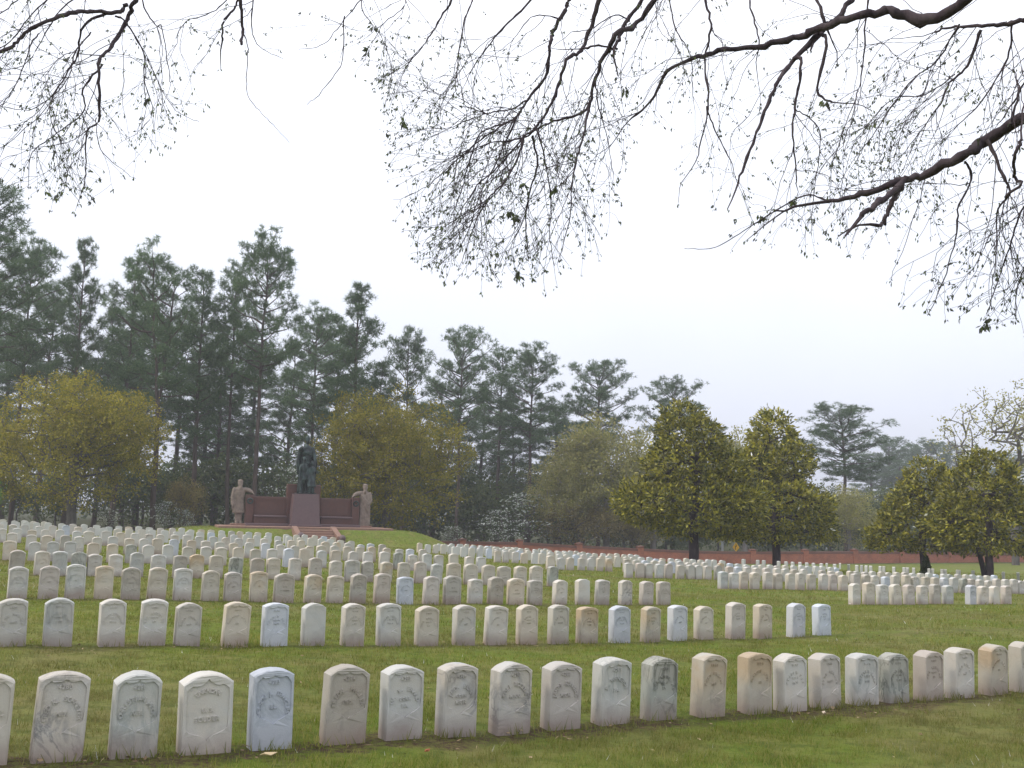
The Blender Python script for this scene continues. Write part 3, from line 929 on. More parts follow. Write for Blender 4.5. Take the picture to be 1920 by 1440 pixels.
for s in (-1, 1):
    a, b = sorted((s * .985, s * 2.86))
    ww = mpart('wing_wall', box(a, b, .10, .50, .241, 1.78, .02), GRAN)
    mpart('panel_frame', merge([box(a + .10, b - .10, .07, .098, 1.62, 1.70), box(a + .10, b - .10, .07, .098, .80, .86), box(a + .10, a + .16, .07, .098, .862, 1.618), box(b - .16, b - .10, .07, .098, .862, 1.618)]), GRAN, ww)
    bn = mpart('bench', box(a + .02, b - .02, -.42, .099, .60, .70, .02), GRAN_P)
    mpart('bench_riser', box(a + .02, b - .02, -.30, .099, .241, .598), GRAN, bn)
    a, b = sorted((s * 2.865, s * 3.30))
    pr = mpart('end_pier', box(a, b, -.10, .56, .241, 1.86, .02), GRAN)
    cx = (a + b) / 2
    an = np.linspace(0, 2 * math.pi, 21)
    ring = np.stack([cx + .14 * np.cos(an), np.full(21, -.13), 1.5 + .14 * np.sin(an)], 1)
    mpart('wreath', tube(ring, np.full(21, .045), 8), BRONZE, pr, True)
# steps down the front of the mound
st = empty('stone_steps', (MON[0] + MV[0] * -3.05 + MU[0] * .25, MON[1] + MV[1] * -3.05 + MU[1] * .25, 0), MON_PHI)
tag(st, 'pink granite steps with sloping cheek walls below the monument', 'steps')
for i in range(4):
    obj('step', np_mesh('step', *(lambda a: (a[0], [a[1]]))(box(-.93, .93, -.42 * i - .42, -.42 * i + (.42 if i == 0 else .02), mz - .9, mz + .09 - .125 * (i + 1), .015)), PINK), st)
for s in (-1, 1):
    z0, z1 = mz + .16, mz - .32
    v = np.array([(s * .94, .45, mz - .9), (s * 1.22, .45, mz - .9), (s * .94, -1.85, mz - .9), (s * 1.22, -1.85, mz - .9), (s * .94, .45, z0), (s * 1.22, .45, z0), (s * .94, -1.85, z1), (s * 1.22, -1.85, z1)], float)
    q = np.array([(0, 1, 5, 4), (2, 6, 7, 3), (0, 4, 6, 2), (1, 3, 7, 5), (4, 5, 7, 6), (0, 2, 3, 1)])
    obj('cheek_wall', fix_normals(np_mesh('cheek_wall', v, [q], PINK)), st)
    lx, ly = s * 1.12 + .3, -5.15
    bx_, by_ = MON[0] + MU[0] * lx + MV[0] * ly, MON[1] + MU[1] * lx + MV[1] * ly
    gz = g1(bx_, by_)
    bo = empty('stone_ball', (bx_, by_, gz))
    tag(bo, ('dark round stone ball at the right foot of the steps' if s > 0 else 'dark round stone ball at the left foot of the steps'), 'stone ball')
    v, q = ellipsoid((0, 0, .40), (.185, .185, .185), 18, 12)
    obj('ball', np_mesh('ball', v, [q], GRAN_P, True), bo)
    obj('plinth', np_mesh('plinth', *(lambda a: (a[0], [a[1]]))(box(-.17, .17, -.17, .17, -.3, .23, .02)), GRAN_P), bo)

# ---------------------------------------------------------------- statues (remeshed to one continuous body each)
def remesh(name, parts, mat, voxel=.03, smooth=3):
    v, fl = merge(parts)
    me = np_mesh('tmp', v, fl)
    o = bpy.data.objects.new('tmp', me); C.objects.link(o)
    r = o.modifiers.new('r', 'REMESH'); r.mode = 'VOXEL'; r.voxel_size = voxel; r.use_smooth_shade = True
    s = o.modifiers.new('s', 'SMOOTH'); s.iterations = smooth; s.factor = .4
    dg = bpy.context.evaluated_depsgraph_get(); dg.update()
    res = bpy.data.meshes.new_from_object(o.evaluated_get(dg))
    bpy.data.objects.remove(o); bpy.data.meshes.remove(me)
    res.name = name; res.materials.clear(); res.materials.append(mat)
    return res
def limb(pts, rad):
    pts = np.array(pts, float); rad = np.array(rad, float)
    t = np.linspace(0, 1, len(pts)); tt = np.linspace(0, 1, len(pts) * 3)
    P = np.stack([np.interp(tt, t, pts[:, i]) for i in range(3)], 1); R_ = np.interp(tt, t, rad)
    V, Q = tube(P, R_, 10)
    e0 = ellipsoid(P[0], (R_[0],) * 3, 10, 6); e1 = ellipsoid(P[-1], (R_[-1],) * 3, 10, 6)
    n = len(V)
    V2 = np.concatenate([V, [P[0], P[-1]]])
    T = [(n, (j + 1) % 10, j) for j in range(10)] + [(n + 1, n - 10 + j, n - 10 + (j + 1) % 10) for j in range(10)]
    return [(V2, [Q, np.array(T)]), (e0[0], [e0[1]]), (e1[0], [e1[1]])]
def ell(c, r, rot=None):
    a = ellipsoid(c, r, 14, 10, rot); return [(a[0], [a[1]])]
def loft(rs_): return [rings_loft(rs_)]
def folds(n, r0, z0, z1, x0, y0, rx0, ry0, rx1, ry1, a0, a1, rad=.03):
    out = []
    for i in range(n):
        a = a0 + (a1 - a0) * (i + .5) / n
        out += limb([(x0 + rx0 * math.cos(a), y0 + ry0 * math.sin(a), z0), (x0 + rx1 * math.cos(a), y0 + ry1 * math.sin(a), z1)], [rad, rad * .6])
    return out
def hand(c, d, s=1.0):
    """palm with five fingers lying along d"""
    c = np.array(c); d = unit(np.array(d, float)); side = unit(np.cross(d, [0, 0, 1.0]) + 1e-6)
    out = ell(c, (.06 * s, .06 * s, .045 * s))
    for i, l in enumerate((.10, .12, .11, .09)):
        b = c + side * (i - 1.5) * .028 * s + d * .03 * s
        out += limb([b, b + d * l * s * .6, b + d * l * s + np.array([0, 0, -.03 * s])], [.017 * s] * 3)
    out += limb([c - side * .05 * s, c - side * .075 * s + d * .06 * s], [.018 * s, .015 * s])
    return out
def head(c, s=1.0, beard=False, turn=0.0, bow=0.0):
    c = np.array(c, float)
    f_ = np.array([math.sin(turn), -math.cos(turn), -bow])
    sd = np.array([math.cos(turn), math.sin(turn), 0])
    out = ell(c, (.115 * s, .135 * s, .165 * s))
    out += ell(c + f_ * .125 * s + [0, 0, -.03 * s], (.022 * s, .035 * s, .045 * s))        # nose
    out += ell(c + f_ * .10 * s + [0, 0, .03 * s], (.085 * s, .03 * s, .02 * s))            # brow
    out += ell(c + f_ * .085 * s + [0, 0, -.11 * s], (.055 * s, .05 * s, .045 * s))         # chin
    out += ell(c + sd * .115 * s + [0, 0, -.01], (.02 * s, .03 * s, .04 * s)) + ell(c - sd * .115 * s + [0, 0, -.01], (.02 * s, .03 * s, .04 * s))
    if beard: out += ell(c + f_ * .10 * s + [0, 0, -.15 * s], (.075 * s, .06 * s, .11 * s))
    return out
def veteran(side):
    """old soldier leaning an arm on the pier; side = +1: his resting arm points to +x"""
    s = side; P = []
    if s > 0:                                               # long belted coat, legs below
        P += limb([(-.10, 0, .05), (-.10, .02, .45), (-.09, .02, .95)], [.10, .115, .15]) + limb([(.13, .02, .05), (.12, .02, .45), (.11, .02, .95)], [.10, .115, .15])
        P += ell((-.12, -.10, .06), (.09, .19, .07)) + ell((.15, -.08, .06), (.09, .19, .07))
        P += loft([(.62, 0, .02, .36, .25), (.95, 0, .02, .34, .24), (1.35, 0, .02, .29, .21), (1.42, 0, .02, .30, .22), (1.75, 0, .02, .34, .23), (1.98, .0, .02, .33, .20), (2.08, .0, .02, .20, .14), (2.14, 0, .02, .10, .10)])
        P += folds(9, 0, .64, 1.34, 0, .02, .36, .25, .29, .21, math.pi, 2 * math.pi, .028)
        P += limb([(-.32, .02, 1.95), (-.42, -.02, 1.50), (-.40, -.16, 1.12)], [.14, .12, .10]) + hand((-.39, -.20, 1.00), (0, -.2, -1), 1.2)
        P += limb([(.30, .02, 1.96), (.56, .02, 1.94), (.72, -.10, 1.84)], [.14, .13, .11]) + hand((.76, -.16, 1.80), (.6, -.6, -.4), 1.2)
        P += limb([(0, .02, 2.05), (.0, 0, 2.22)], [.085, .08]) + head((.02, -.03, 2.30), 1.35, True, .25, .2)
        P += ell((.02, .0, 2.44), (.175, .20, .11))
    else:                                                   # wrapped in a long cloak
        P += loft([(.0, 0, .0, .36, .28), (.5, 0, .0, .35, .27), (1.1, 0, .0, .36, .26), (1.6, 0, .0, .37, .25), (1.9, 0, .02, .34, .21), (2.05, 0, .02, .20, .14), (2.13, 0, .02, .10, .10)])
        P += folds(11, 0, .05, 1.2, 0, 0, .36, .28, .35, .25, math.pi, 2 * math.pi, .032)
        for i in range(5):
            P += limb([(-.30 + .03 * i, -.20, 1.85 - .09 * i), (.05, -.29, 1.50 - .12 * i), (.34, -.16, 1.10 - .14 * i)], [.035, .045, .03])
        P += limb([(-.30, .02, 1.94), (-.56, .02, 1.90), (-.74, -.08, 1.82)], [.16, .14, .11]) + hand((-.78, -.14, 1.79), (-.6, -.6, -.4), 1.2)
        P += limb([(.30, .0, 1.90), (.38, -.10, 1.50), (.20, -.26, 1.30)], [.14, .12, .09])
        P += limb([(0, .02, 2.05), (.0, 0, 2.22)], [.085, .08]) + head((-.02, -.04, 2.29), 1.35, True, -.2, .25)
        P += ell((-.02, .0, 2.43), (.175, .20, .10))
    return P
for s, lx in ((1, -3.68), (-1, 3.66)):
    bx_, by_ = MON[0] + MU[0] * lx + MV[0] * .1, MON[1] + MU[1] * lx + MV[1] * .1
    o = empty('stone_statue', (bx_, by_, mz + .10), MON_PHI)
    o.scale = (.92, .92, 1.0)
    tag(o, 'carved stone old soldier in belted coat leaning on the left end of the monument' if s > 0 else 'carved stone old soldier in long cloak leaning on the right end of the monument', 'statue')
    me = remesh('soldier', veteran(s), VET, .03, 2)
    obj('figure', me, o).location = (0, 0, .08)
    v, q = box(-.45, .45, -.42, .42, 0, .10, .02)
    obj('plinth', np_mesh('plinth', v, [q], PINK), o)

bz = empty('bronze_statue', (MON[0] + MV[0] * -.42, MON[1] + MV[1] * -.42, mz + 1.985), MON_PHI)
bz.scale = (.86, .9, 1.0)
tag(bz, 'dark green bronze group of a robed woman with two children on the pedestal', 'statue')
W_ = []
W_ += loft([(.10, 0, .14, .50, .30), (.7, 0, .14, .46, .30), (1.4, 0, .14, .40, .27), (1.9, 0, .14, .33, .23), (2.35, 0, .13, .38, .25), (2.68, 0, .12, .38, .21), (2.80, 0, .12, .22, .15), (2.88, 0, .12, .11, .11)])
W_ += folds(11, 0, .12, 1.85, 0, .14, .50, .30, .34, .23, math.pi, 2 * math.pi, .04)
W_ += loft([(.05, .06, .30, .62, .16), (1.2, .05, .30, .56, .16), (2.1, .02, .28, .50, .15), (2.62, 0, .24, .36, .12)])        # cape
W_ += limb([(-.36, .08, 2.62), (-.50, -.16, 2.58), (-.42, -.50, 2.66)], [.16, .14, .10]) + hand((-.41, -.58, 2.68), (0, -1, .05), 1.4)
W_ += limb([(-.44, .10, 2.5), (-.56, .12, 1.9), (-.50, .15, 1.2)], [.16, .14, .10])
W_ += limb([(.36, .08, 2.62), (.52, .02, 2.15), (.48, -.16, 1.78)], [.16, .14, .10]) + hand((.47, -.22, 1.70), (0, -.5, -.8), 1.4)
W_ += limb([(.46, .14, 2.4), (.60, .14, 1.8), (.58, .16, 1.0)], [.14, .15, .10])
W_ += ell((-.14, -.10, 2.38), (.13, .10, .14)) + ell((.14, -.10, 2.38), (.13, .10, .14))
W_ += limb([(0, .12, 2.8), (0, .10, 3.02)], [.10, .09]) + head((0, .08, 3.16), 1.25, False, .1, .05)
W_ += ell((0, .12, 3.27), (.17, .20, .14)) + ell((0, .02, 3.40), (.06, .06, .08))
obj('woman', remesh('woman', W_, BRONZE, .035, 2), bz)
B_ = []   # youth, striding
B_ += limb([(-.40, -.44, .04), (-.36, -.36, .50), (-.27, -.30, .98)], [.075, .095, .13]) + limb([(-.10, -.20, .04), (-.12, -.26, .50), (-.18, -.30, .98)], [.075, .095, .13])
B_ += ell((-.42, -.54, .045), (.07, .16, .05)) + ell((-.09, -.30, .045), (.07, .16, .05))
B_ += loft([(.80, -.22, -.30, .24, .18), (1.0, -.22, -.30, .22, .16), (1.25, -.22, -.30, .19, .14), (1.55, -.22, -.30, .25, .16), (1.70, -.22, -.30, .22, .13), (1.78, -.22, -.30, .09, .08)])
B_ += folds(6, 0, .80, 1.2, -.22, -.30, .24, .18, .19, .14, math.pi, 2 * math.pi, .025)
B_ += limb([(-.43, -.30, 1.64), (-.52, -.34, 1.32), (-.48, -.42, 1.02)], [.085, .075, .06]) + hand((-.48, -.45, .96), (0, -.2, -1), .9)
B_ += limb([(-.01, -.30, 1.64), (.05, -.36, 1.32), (.0, -.46, 1.06)], [.085, .075, .06]) + hand((-.01, -.49, 1.0), (0, -.2, -1), .9)
B_ += limb([(-.22, -.30, 1.72), (-.22, -.31, 1.88)], [.065, .06]) + head((-.22, -.33, 1.99), .95, False, -.1) + ell((-.22, -.29, 2.06), (.13, .15, .12))
obj('youth', remesh('youth', B_, BRONZE, .03, 1), bz)
K_ = []   # girl in a full skirt
K_ += limb([(.20, -.38, .04), (.20, -.34, .60)], [.065, .09]) + limb([(.42, -.40, .04), (.40, -.34, .60)], [.065, .09])
K_ += ell((.19, -.46, .045), (.06, .14, .05)) + ell((.44, -.48, .045), (.06, .14, .05))
K_ += loft([(.42, .31, -.34, .33, .26), (.75, .31, -.34, .28, .22), (1.05, .31, -.34, .19, .15), (1.12, .31, -.34, .18, .14), (1.40, .31, -.34, .22, .15), (1.52, .31, -.34, .19, .12), (1.60, .31, -.34, .08, .075)])
K_ += folds(9, 0, .43, 1.05, .31, -.34, .33, .26, .19, .15, math.pi, 2 * math.pi, .028)
K_ += limb([(.50, -.34, 1.46), (.60, -.38, 1.20), (.56, -.50, 1.30)], [.075, .065, .055]) + hand((.56, -.54, 1.32), (0, -1, .3), .85)
K_ += limb([(.12, -.34, 1.46), (.06, -.38, 1.18), (.08, -.44, .92)], [.075, .065, .055]) + hand((.08, -.46, .87), (0, -.2, -1), .85)
K_ += limb([(.31, -.34, 1.54), (.31, -.35, 1.68)], [.06, .055]) + head((.31, -.36, 1.78), .88, False, .1) + ell((.31, -.31, 1.83), (.125, .15, .13))
obj('girl', remesh('girl', K_, BRONZE, .03, 1), bz)
v, q = box(-.66, .66, -.54, .46, .0, .055, .015)
obj('plinth', np_mesh('plinth', v, [q], BRONZE), bz)

# ---------------------------------------------------------------- yellow road sign and post beyond the wall
def flat_mat(name, c, rough=.5):
    m, nt, out = new_mat(name)
    P = pos(nt); n = noise(nt, P, 6, 4)
    surf(nt, out, mixc(nt, remap(nt, n, .3, .7, 0, .25), c, tuple(q * .75 for q in c)), rough, .3)
    return m
YEL, BLK, GALV = flat_mat('sign_yellow', (.80, .46, .02)), flat_mat('sign_black', (.02, .02, .02)), flat_mat('galvanised_steel', (.45, .46, .47))
P = at(1380, 1026, 90.0)
sg = empty('road_sign', (P[0], P[1], g1(P[0], P[1])), RAD(-58))
tag(sg, 'yellow diamond road sign with black bent arrow beyond the brick wall', 'road sign')
zc = P[2] - g1(P[0], P[1])
v = np.array([(0, y, zc + .43) for y in (-.006, .006)] + [(.43, y, zc) for y in (-.006, .006)] + [(0, y, zc - .43) for y in (-.006, .006)] + [(-.43, y, zc) for y in (-.006, .006)], float)
q = np.array([(0, 6, 4, 2), (1, 3, 5, 7), (0, 2, 3, 1), (2, 4, 5, 3), (4, 6, 7, 5), (6, 0, 1, 7)])
bd = obj('sign_board', fix_normals(np_mesh('sign_board', v, [q], YEL)), sg)
a1 = box(-.10, -.03, -.012, -.0075, zc - .24, zc + .02); a2 = box(-.10, .07, -.012, -.0075, zc + .021, zc + .09); a3 = box(.0, .07, -.0118, -.0077, zc + .091, zc + .17)
a4 = (np.array([(-.05, -.011, zc + .171), (.12, -.011, zc + .171), (.035, -.011, zc + .27)]), np.array([(0, 1, 2)]))
v, fl = merge([a1, a2, a3, a4]); obj('arrow', np_mesh('arrow', v, fl, BLK), bd)
v, q = box(-.03, .03, .008, .05, -.2, zc + .36); obj('post', np_mesh('post', v, [q], GALV), sg)
P = at(1354, 1020, 92.0)
gz = g1(P[0], P[1])
v, q = tube([(0, 0, -.3), (0, 0, 2.0), (.02, 0, 4.4)], [.14, .13, .11], 10)
o = obj('pale_post', np_mesh('pale_post', v, [q], flat_mat('grey_wood', (.36, .37, .37), .9)), loc=(P[0], P[1], gz))
tag(o, 'pale grey wooden post beyond the wall, left of yellow sign', 'post')

# ---------------------------------------------------------------- trees: generators
PINE_BARK = bark_mat('pine_bark', (.060, .048, .044), (.115, .088, .078), 5)
GREY_BARK = bark_mat('grey_bark', (.075, .068, .062), (.14, .13, .12), 7)
DARK_BARK = bark_mat('dark_wet_bark', (.042, .032, .040), (.085, .068, .074), 10)
PALE_BARK = bark_mat('pale_bark', (.20, .185, .17), (.30, .28, .255), 6)
NEEDLE = leaf_mat('pine_needles', [(.052, .100, .050), (.075, .138, .066), (.105, .172, .078), (.140, .205, .090)], .48, .6, .15)
OAKY = leaf_mat('yellow_spring_leaves', [(.15, .155, .011), (.22, .205, .014), (.29, .245, .017), (.18, .21, .022), (.38, .32, .035)], .5)
PALEL = leaf_mat('pale_spring_leaves', [(.22, .23, .06), (.30, .29, .08), (.21, .27, .08), (.38, .35, .12)], .5)
MAGN = leaf_mat('magnolia_leaves', [(.036, .058, .010), (.075, .102, .012), (.130, .155, .015), (.215, .230, .020), (.38, .34, .03)], .25, .42, .4, 3.2, .5, 1.5)
UNDER = leaf_mat('understory_leaves', [(.045, .075, .030), (.065, .105, .036), (.085, .13, .042), (.12, .15, .045)], .45)
BROWNB = leaf_mat('brown_budding_leaves', [(.19, .155, .05), (.25, .20, .06), (.17, .17, .05), (.30, .25, .09)], .45)
DOGW = leaf_mat('white_dogwood_blossom', [(.62, .64, .60), (.70, .72, .69), (.55, .60, .55)], .3)
DOGG = leaf_mat('dogwood_leaves', [(.06, .10, .035), (.09, .14, .05), (.12, .17, .07)], .4)
BRIGHT = leaf_mat('fresh_green_leaves', [(.07, .16, .02), (.10, .22, .03), (.14, .26, .04)], .45)
SPRING = leaf_mat('young_oak_leaves', [(.075, .075, .075), (.10, .10, .095), (.085, .11, .055), (.13, .17, .05)], .3)
CEDAR = leaf_mat('cedar_scales', [(.035, .06, .015), (.06, .09, .02), (.10, .12, .03)], .2)

def smooth_path(P, n):
    P = np.asarray(P, float); k = len(P)
    t = np.linspace(0, k - 1, n); i = np.clip(t.astype(int), 0, k - 2); f_ = (t - i)[:, None]
    p0 = P[np.maximum(i - 1, 0)]; p1 = P[i]; p2 = P[i + 1]; p3 = P[np.minimum(i + 2, k - 1)]
    return .5 * ((2 * p1) + (-p0 + p2) * f_ + (2 * p0 - 5 * p1 + 4 * p2 - p3) * f_ ** 2 + (-p0 + 3 * p1 - 3 * p2 + p3) * f_ ** 3)

def pine_meshes(seed, H=20.0, base=.45, rad=3.4, profile='round', lean=0.0, fork=False, limbs=46, tuft=1.0, r0=.24, pad=1.0):
    rng = np.random.default_rng(seed)
    trunks = []
    def mk_trunk(p0, p1, r_a, r_b, wob):
        n = 12; t = np.linspace(0, 1, n)[:, None]
        P = np.array(p0) * (1 - t) + np.array(p1) * t
        P[1:-1] += np.cumsum(rng.normal(0, wob, (n - 2, 3)), 0) * [1, 1, .1]
        return P, np.linspace(r_a, r_b, n) ** 1.0
    if fork:
        P, R_ = mk_trunk((0, 0, -.6), (lean * .45, 0, H * .5), r0, r0 * .72, .05); trunks.append((P, R_))
        e = P[-1]
        A = mk_trunk(e - [0, 0, .2], (lean - rad * .28, .2, H), r0 * .6, .04, .09); B = mk_trunk(e - [0, 0, .4], (lean * .6 + rad * .35, -.3, H * .95), r0 * .52, .04, .09)
        trunks += [A, B]; stems = [A, B]
    else:
        A = mk_trunk((0, 0, -.6), (lean, 0, H), r0, .035, .06); trunks.append(A); stems = [A]
    tp = [tube(P, R_, 9) for P, R_ in trunks]
    lp, T, TD = [], [], []
    for si, (P, R_) in enumerate(stems):
        for k in range(int(limbs / len(stems))):
            u = (k + rng.random()) / (limbs / len(stems))
            hz = base + (1 - base) * u
            if fork: tt = np.clip((hz - .5) / .5, .02, .99)
            else: tt = hz * .985
            x = tt * (len(P) - 1); i = min(int(x), len(P) - 2); p0 = P[i] * (1 - (x - i)) + P[i + 1] * (x - i)
            if profile == 'round': Lr = math.sqrt(max(1 - ((u - .48) / .60) ** 2, .02))
            elif profile == 'cone': Lr = 1.06 * (1 - u) ** .75 + .10
            elif profile == 'flat': Lr = .55 + .5 * min(1, u * 1.6) if u < .9 else .75
            else: Lr = .35 + .65 * math.sin(math.pi * min(1, u * .9 + .1)) 
            Lg = rad * Lr * rng.uniform(.55, 1.12)
            if rng.random() < .10: Lg *= .4
            az = k * 2.399 + rng.uniform(-.6, .6)
            el = RAD(rng.uniform(-8, 18) + 38 * u ** 1.5)
            d = np.array([math.cos(az) * math.cos(el), math.sin(az) * math.cos(el), math.sin(el)])
            t = np.linspace(0, 1, 6)[:, None]
            L = p0 + d * Lg * t + np.array([0, 0, 1]) * Lg * .16 * (t ** 2) + np.cumsum(rng.normal(0, Lg * .022, (6, 3)), 0)
            lp.append(tube(L, np.linspace(max(.022, .018 * Lg + .012), .012, 6), 5))
            for a0 in ((.42, .66, .86, 1.0) if Lg > 1.6 else (.7, 1.0)):        # flat pads of needles along the outer limb
                if a0 < .6 and rng.random() < .45: continue
                a = min(1.0, a0 + rng.uniform(-.08, .06)); ii = min(int(a * 5), 4); b0 = L[ii] * (1 - (a * 5 - ii)) + L[ii + 1] * (a * 5 - ii)
                side = unit(np.cross(d, [0, 0, 1.0])) * rng.uniform(-.55, .55) * Lg * .35 * (1 if a0 < 1 else .3)
                ce = b0 + side + [0, 0, rng.uniform(.05, .32)]
                lp.append(tube(np.array([b0, (b0 + ce) / 2 + rng.normal(0, .04, 3), ce]), [.016, .012, .008], 4))
                pr_ = rng.uniform(.45, .85) * min(1.0, .35 + Lg / 3.4)
                for q in range(int(6 + 10 * pr_ * pad)):
                    w = unit(rng.normal(0, 1, 3)) * rng.random() ** .45 * pr_ * np.array([1, 1, .55])
                    T.append(ce + w); TD.append(unit(np.array([w[0] * .8, w[1] * .8, .75])))
            T.append(L[-1]); TD.append(unit(d + [0, 0, .5]))
    # dead stubs under the crown
    P, R_ = trunks[0]
    for k in range(9):
        u = rng.uniform(.22, base + .02); x = u * (len(P) - 1) * (1 if not fork else 1.8); i = min(int(x), len(P) - 2); p0 = P[i]
        az = rng.uniform(0, 6.28); Lg = rng.uniform(.4, 1.5)
        lp.append(tube(np.array([p0, p0 + np.array([math.cos(az), math.sin(az), .15]) * Lg]), [.03, .01], 4))
    T = np.array(T); TD = np.array(TD)
    K = 13
    n = len(T)
    C0 = np.repeat(T, K, 0); D = unit(np.repeat(TD, K, 0) * .55 + rng.normal(0, 1, (n * K, 3)))
    V, Tr = needle_tris(C0 + D * .04, D, rng.uniform(.20, .44, n * K) * tuft, rng.uniform(.032, .052, n * K) * tuft, rng)
    tv, tf = merge(tp); lv, lf = merge(lp)
    return np_mesh('pine_trunk', tv, tf, PINE_BARK, True), np_mesh('pine_limbs', lv, lf, PINE_BARK), np_mesh('pine_needles', V, [Tr], NEEDLE)

def colonise(targets, trunk_pts, r_tip=.012, power=2.2, sag=.0, rng=None):
    """grow a branching skeleton from the trunk to every target; returns tubes"""
    nodes = [np.array(p) for p in trunk_pts]; par = [-1] + list(range(len(trunk_pts) - 1))
    top = np.array(trunk_pts[-1])
    order = np.argsort(np.linalg.norm(targets - top, axis=1))
    N = np.array(nodes)
    tip_ids = []
    for oi in order:
        t = targets[oi]
        N = np.array(nodes)
        dv = t - N; dist = np.linalg.norm(dv, axis=1)
        cost = dist + np.where(N[:, 2] > t[2] + .1, .6 * (N[:, 2] - t[2]), 0)
        cost[:max(1, len(trunk_pts) // 3)] += 3
        b = int(np.argmin(cost))
        L = dist[b]; m_ = max(1, int(L / .55))
        prev = b
        for q in range(1, m_ + 1):
            f_ = q / m_
            p = nodes[b] * (1 - f_) + t * f_
            if q < m_: p = p + rng.normal(0, .06 * L / 2, 3) + np.array([0, 0, .12 * L * f_ * (1 - f_)])
            nodes.append(p); par.append(prev); prev = len(nodes) - 1
        tip_ids.append(prev)
    n = len(nodes); par = np.array(par); P = np.array(nodes)
    acc = np.zeros(n)
    for i in tip_ids: acc[i] += r_tip ** power
    for i in range(n - 1, 0, -1):
        acc[par[i]] += acc[i]
    R_ = np.maximum(acc, r_tip ** power) ** (1 / power)
    kids = [[] for _ in range(n)]
    for i in range(1, n): kids[par[i]].append(i)
    paths = []; stack = [(0, [0])]
    while stack:
        i, path = stack.pop()
        while kids[i]:
            ks = sorted(kids[i], key=lambda q: -R_[q])
            for q in ks[1:]: stack.append((q, [i, q]))
            i = ks[0]; path.append(i)
        paths.append(path)
    tub = []
    for path in paths:
        pts = P[path]; rr = R_[path].copy()
        if len(rr) > 1 and path[0] != 0: rr[0] = min(rr[0], rr[1] * 1.25)
        tub.append((pts, rr))
    return tub, P, R_

def crown_leaves(T, centre, rng, per, spread, L, W, up=.3, out=.5):
    n = len(T) * per
    C0 = np.repeat(T, per, 0) + rng.normal(0, spread, (n, 3)) * [1, 1, .8]
    o = unit(C0 - centre)
    D = unit(rng.normal(0, 1, (n, 3)) + o * out)
    N = unit(rng.normal(0, .7, (n, 3)) + [0, 0, up] + o * .3)
    return leaf_quads(C0, D, N, rng.uniform(.7, 1.2, n) * L, rng.uniform(.7, 1.2, n) * W)

def ell_points(rng, n, c, r, shell=.35, zmin=None):
    d = unit(rng.normal(0, 1, (n * 3, 3)))
    u = rng.random(n * 3) ** shell
    P = np.array(c) + d * u[:, None] * np.array(r)
    if zmin is not None: P = P[P[:, 2] > zmin]
    return P[:n]

def place_tree(name, meshes, loc, rz, sc, label, cat='tree', group=None, names=('trunk', 'limbs', 'crown')):
    r = empty(name, loc, rz)
    r.scale = sc if isinstance(sc, tuple) else (sc, sc, sc)
    for nm, me in zip(names, meshes):
        if me is not None:
            o = obj(nm, me, r)
            if nm in ('crown', 'needles', 'blossom', 'limbs'): o['kind'] = 'stuff'
    tag(r, label, cat, group)
    return r

# ---------------------------------------------------------------- pines
PINES = {
 'round': pine_meshes(1, 20, .52, 3.6, 'round', .3, limbs=52),
 'tall': pine_meshes(2, 22, .50, 3.2, 'top', -.4, limbs=52),
 'cone': pine_meshes(3, 20, .28, 3.9, 'cone', .2, limbs=64),
 'fork': pine_meshes(4, 20, .52, 3.8, 'round', -.8, fork=True, limbs=52),
 'umbrella': pine_meshes(5, 20, .55, 4.2, 'round', .3, limbs=60),
 'slim': pine_meshes(6, 20, .35, 2.6, 'top', .6, limbs=54),
}
PINE_H = {'round': 20.4, 'tall': 22.4, 'cone': 20.4, 'fork': 20.4, 'umbrella': 20.4, 'slim': 20.4}
PINE_R = {'round': 3.6, 'tall': 3.2, 'cone': 3.9, 'fork': 3.8, 'umbrella': 4.2, 'slim': 2.6}
def pine_at(px, top, width, typ, Y, rz, label, group='tall pines at the edge of the wood'):
    P = at(px, top, Y); gz = g1(P[0], Y)
    sh = (P[2] - gz) / PINE_H[typ]
    sr = (width / F_PX * Y) / (2 * PINE_R[typ] * .92)
    return place_tree('pine_tree', PINES[typ], (P[0], Y, gz), rz, (sr, sr, sh), label, 'pine tree', group, ('trunk', 'limbs', 'needles'))
PINE_LIST = [  # photo x, top y, crown width px, form, distance, turn
 (14, 358, 190, 'tall', 66, .4), (66, 456, 135, 'round', 73, 1.2), (160, 442, 135, 'cone', 71, 2.0), (244, 478, 110, 'slim', 76, .3),
 (322, 492, 160, 'fork', 66, 0.1), (392, 506, 110, 'slim', 71, 3.9), (455, 505, 105, 'tall', 73, 1.0), (506, 449, 150, 'round', 68, 2.7),
 (598, 584, 130, 'round', 82, .9), (684, 531, 190, 'cone', 74, 4.2), (766, 626, 100, 'round', 84, 5.0), (866, 640, 130, 'umbrella', 90, .6),
 (938, 664, 110, 'tall', 97, 2.2), (998, 655, 130, 'round', 93, 3.6), (1124, 697, 150, 'umbrella', 98, 1.5), (1264, 731, 140, 'umbrella', 112, 4.4),
 (1583, 776, 175, 'umbrella', 99, 2.9)]
PINE_WORDS = ['tallest pine at the far left picture edge', 'dark round-headed pine just right of the tallest left pine', 'layered pine with pointed top above the left yellow tree', 'slim pine right of the pointed layered pine on the left',
 'forked pine with leaning stems between left yellow tree and statue', 'slim pine close right of the forked leaning pine', 'thin-crowned pine close left of the tall round-headed pine', 'tall pine with round airy head left of the bronze statue',
 'shorter round pine directly above the bronze statue', 'pointed dense pine above the yellow tree right of monument', 'small-headed pine right of the pointed pine', 'umbrella-crowned pine right of the yellow tree beside monument',
 'tall narrow pine in the middle of the centre pine clump', 'round-headed pine at the right of the centre pine clump', 'broad pine behind the pale spring tree', 'hazy pine top showing above the large magnolia', 'flat-topped dark pine between the two pairs of magnolias']
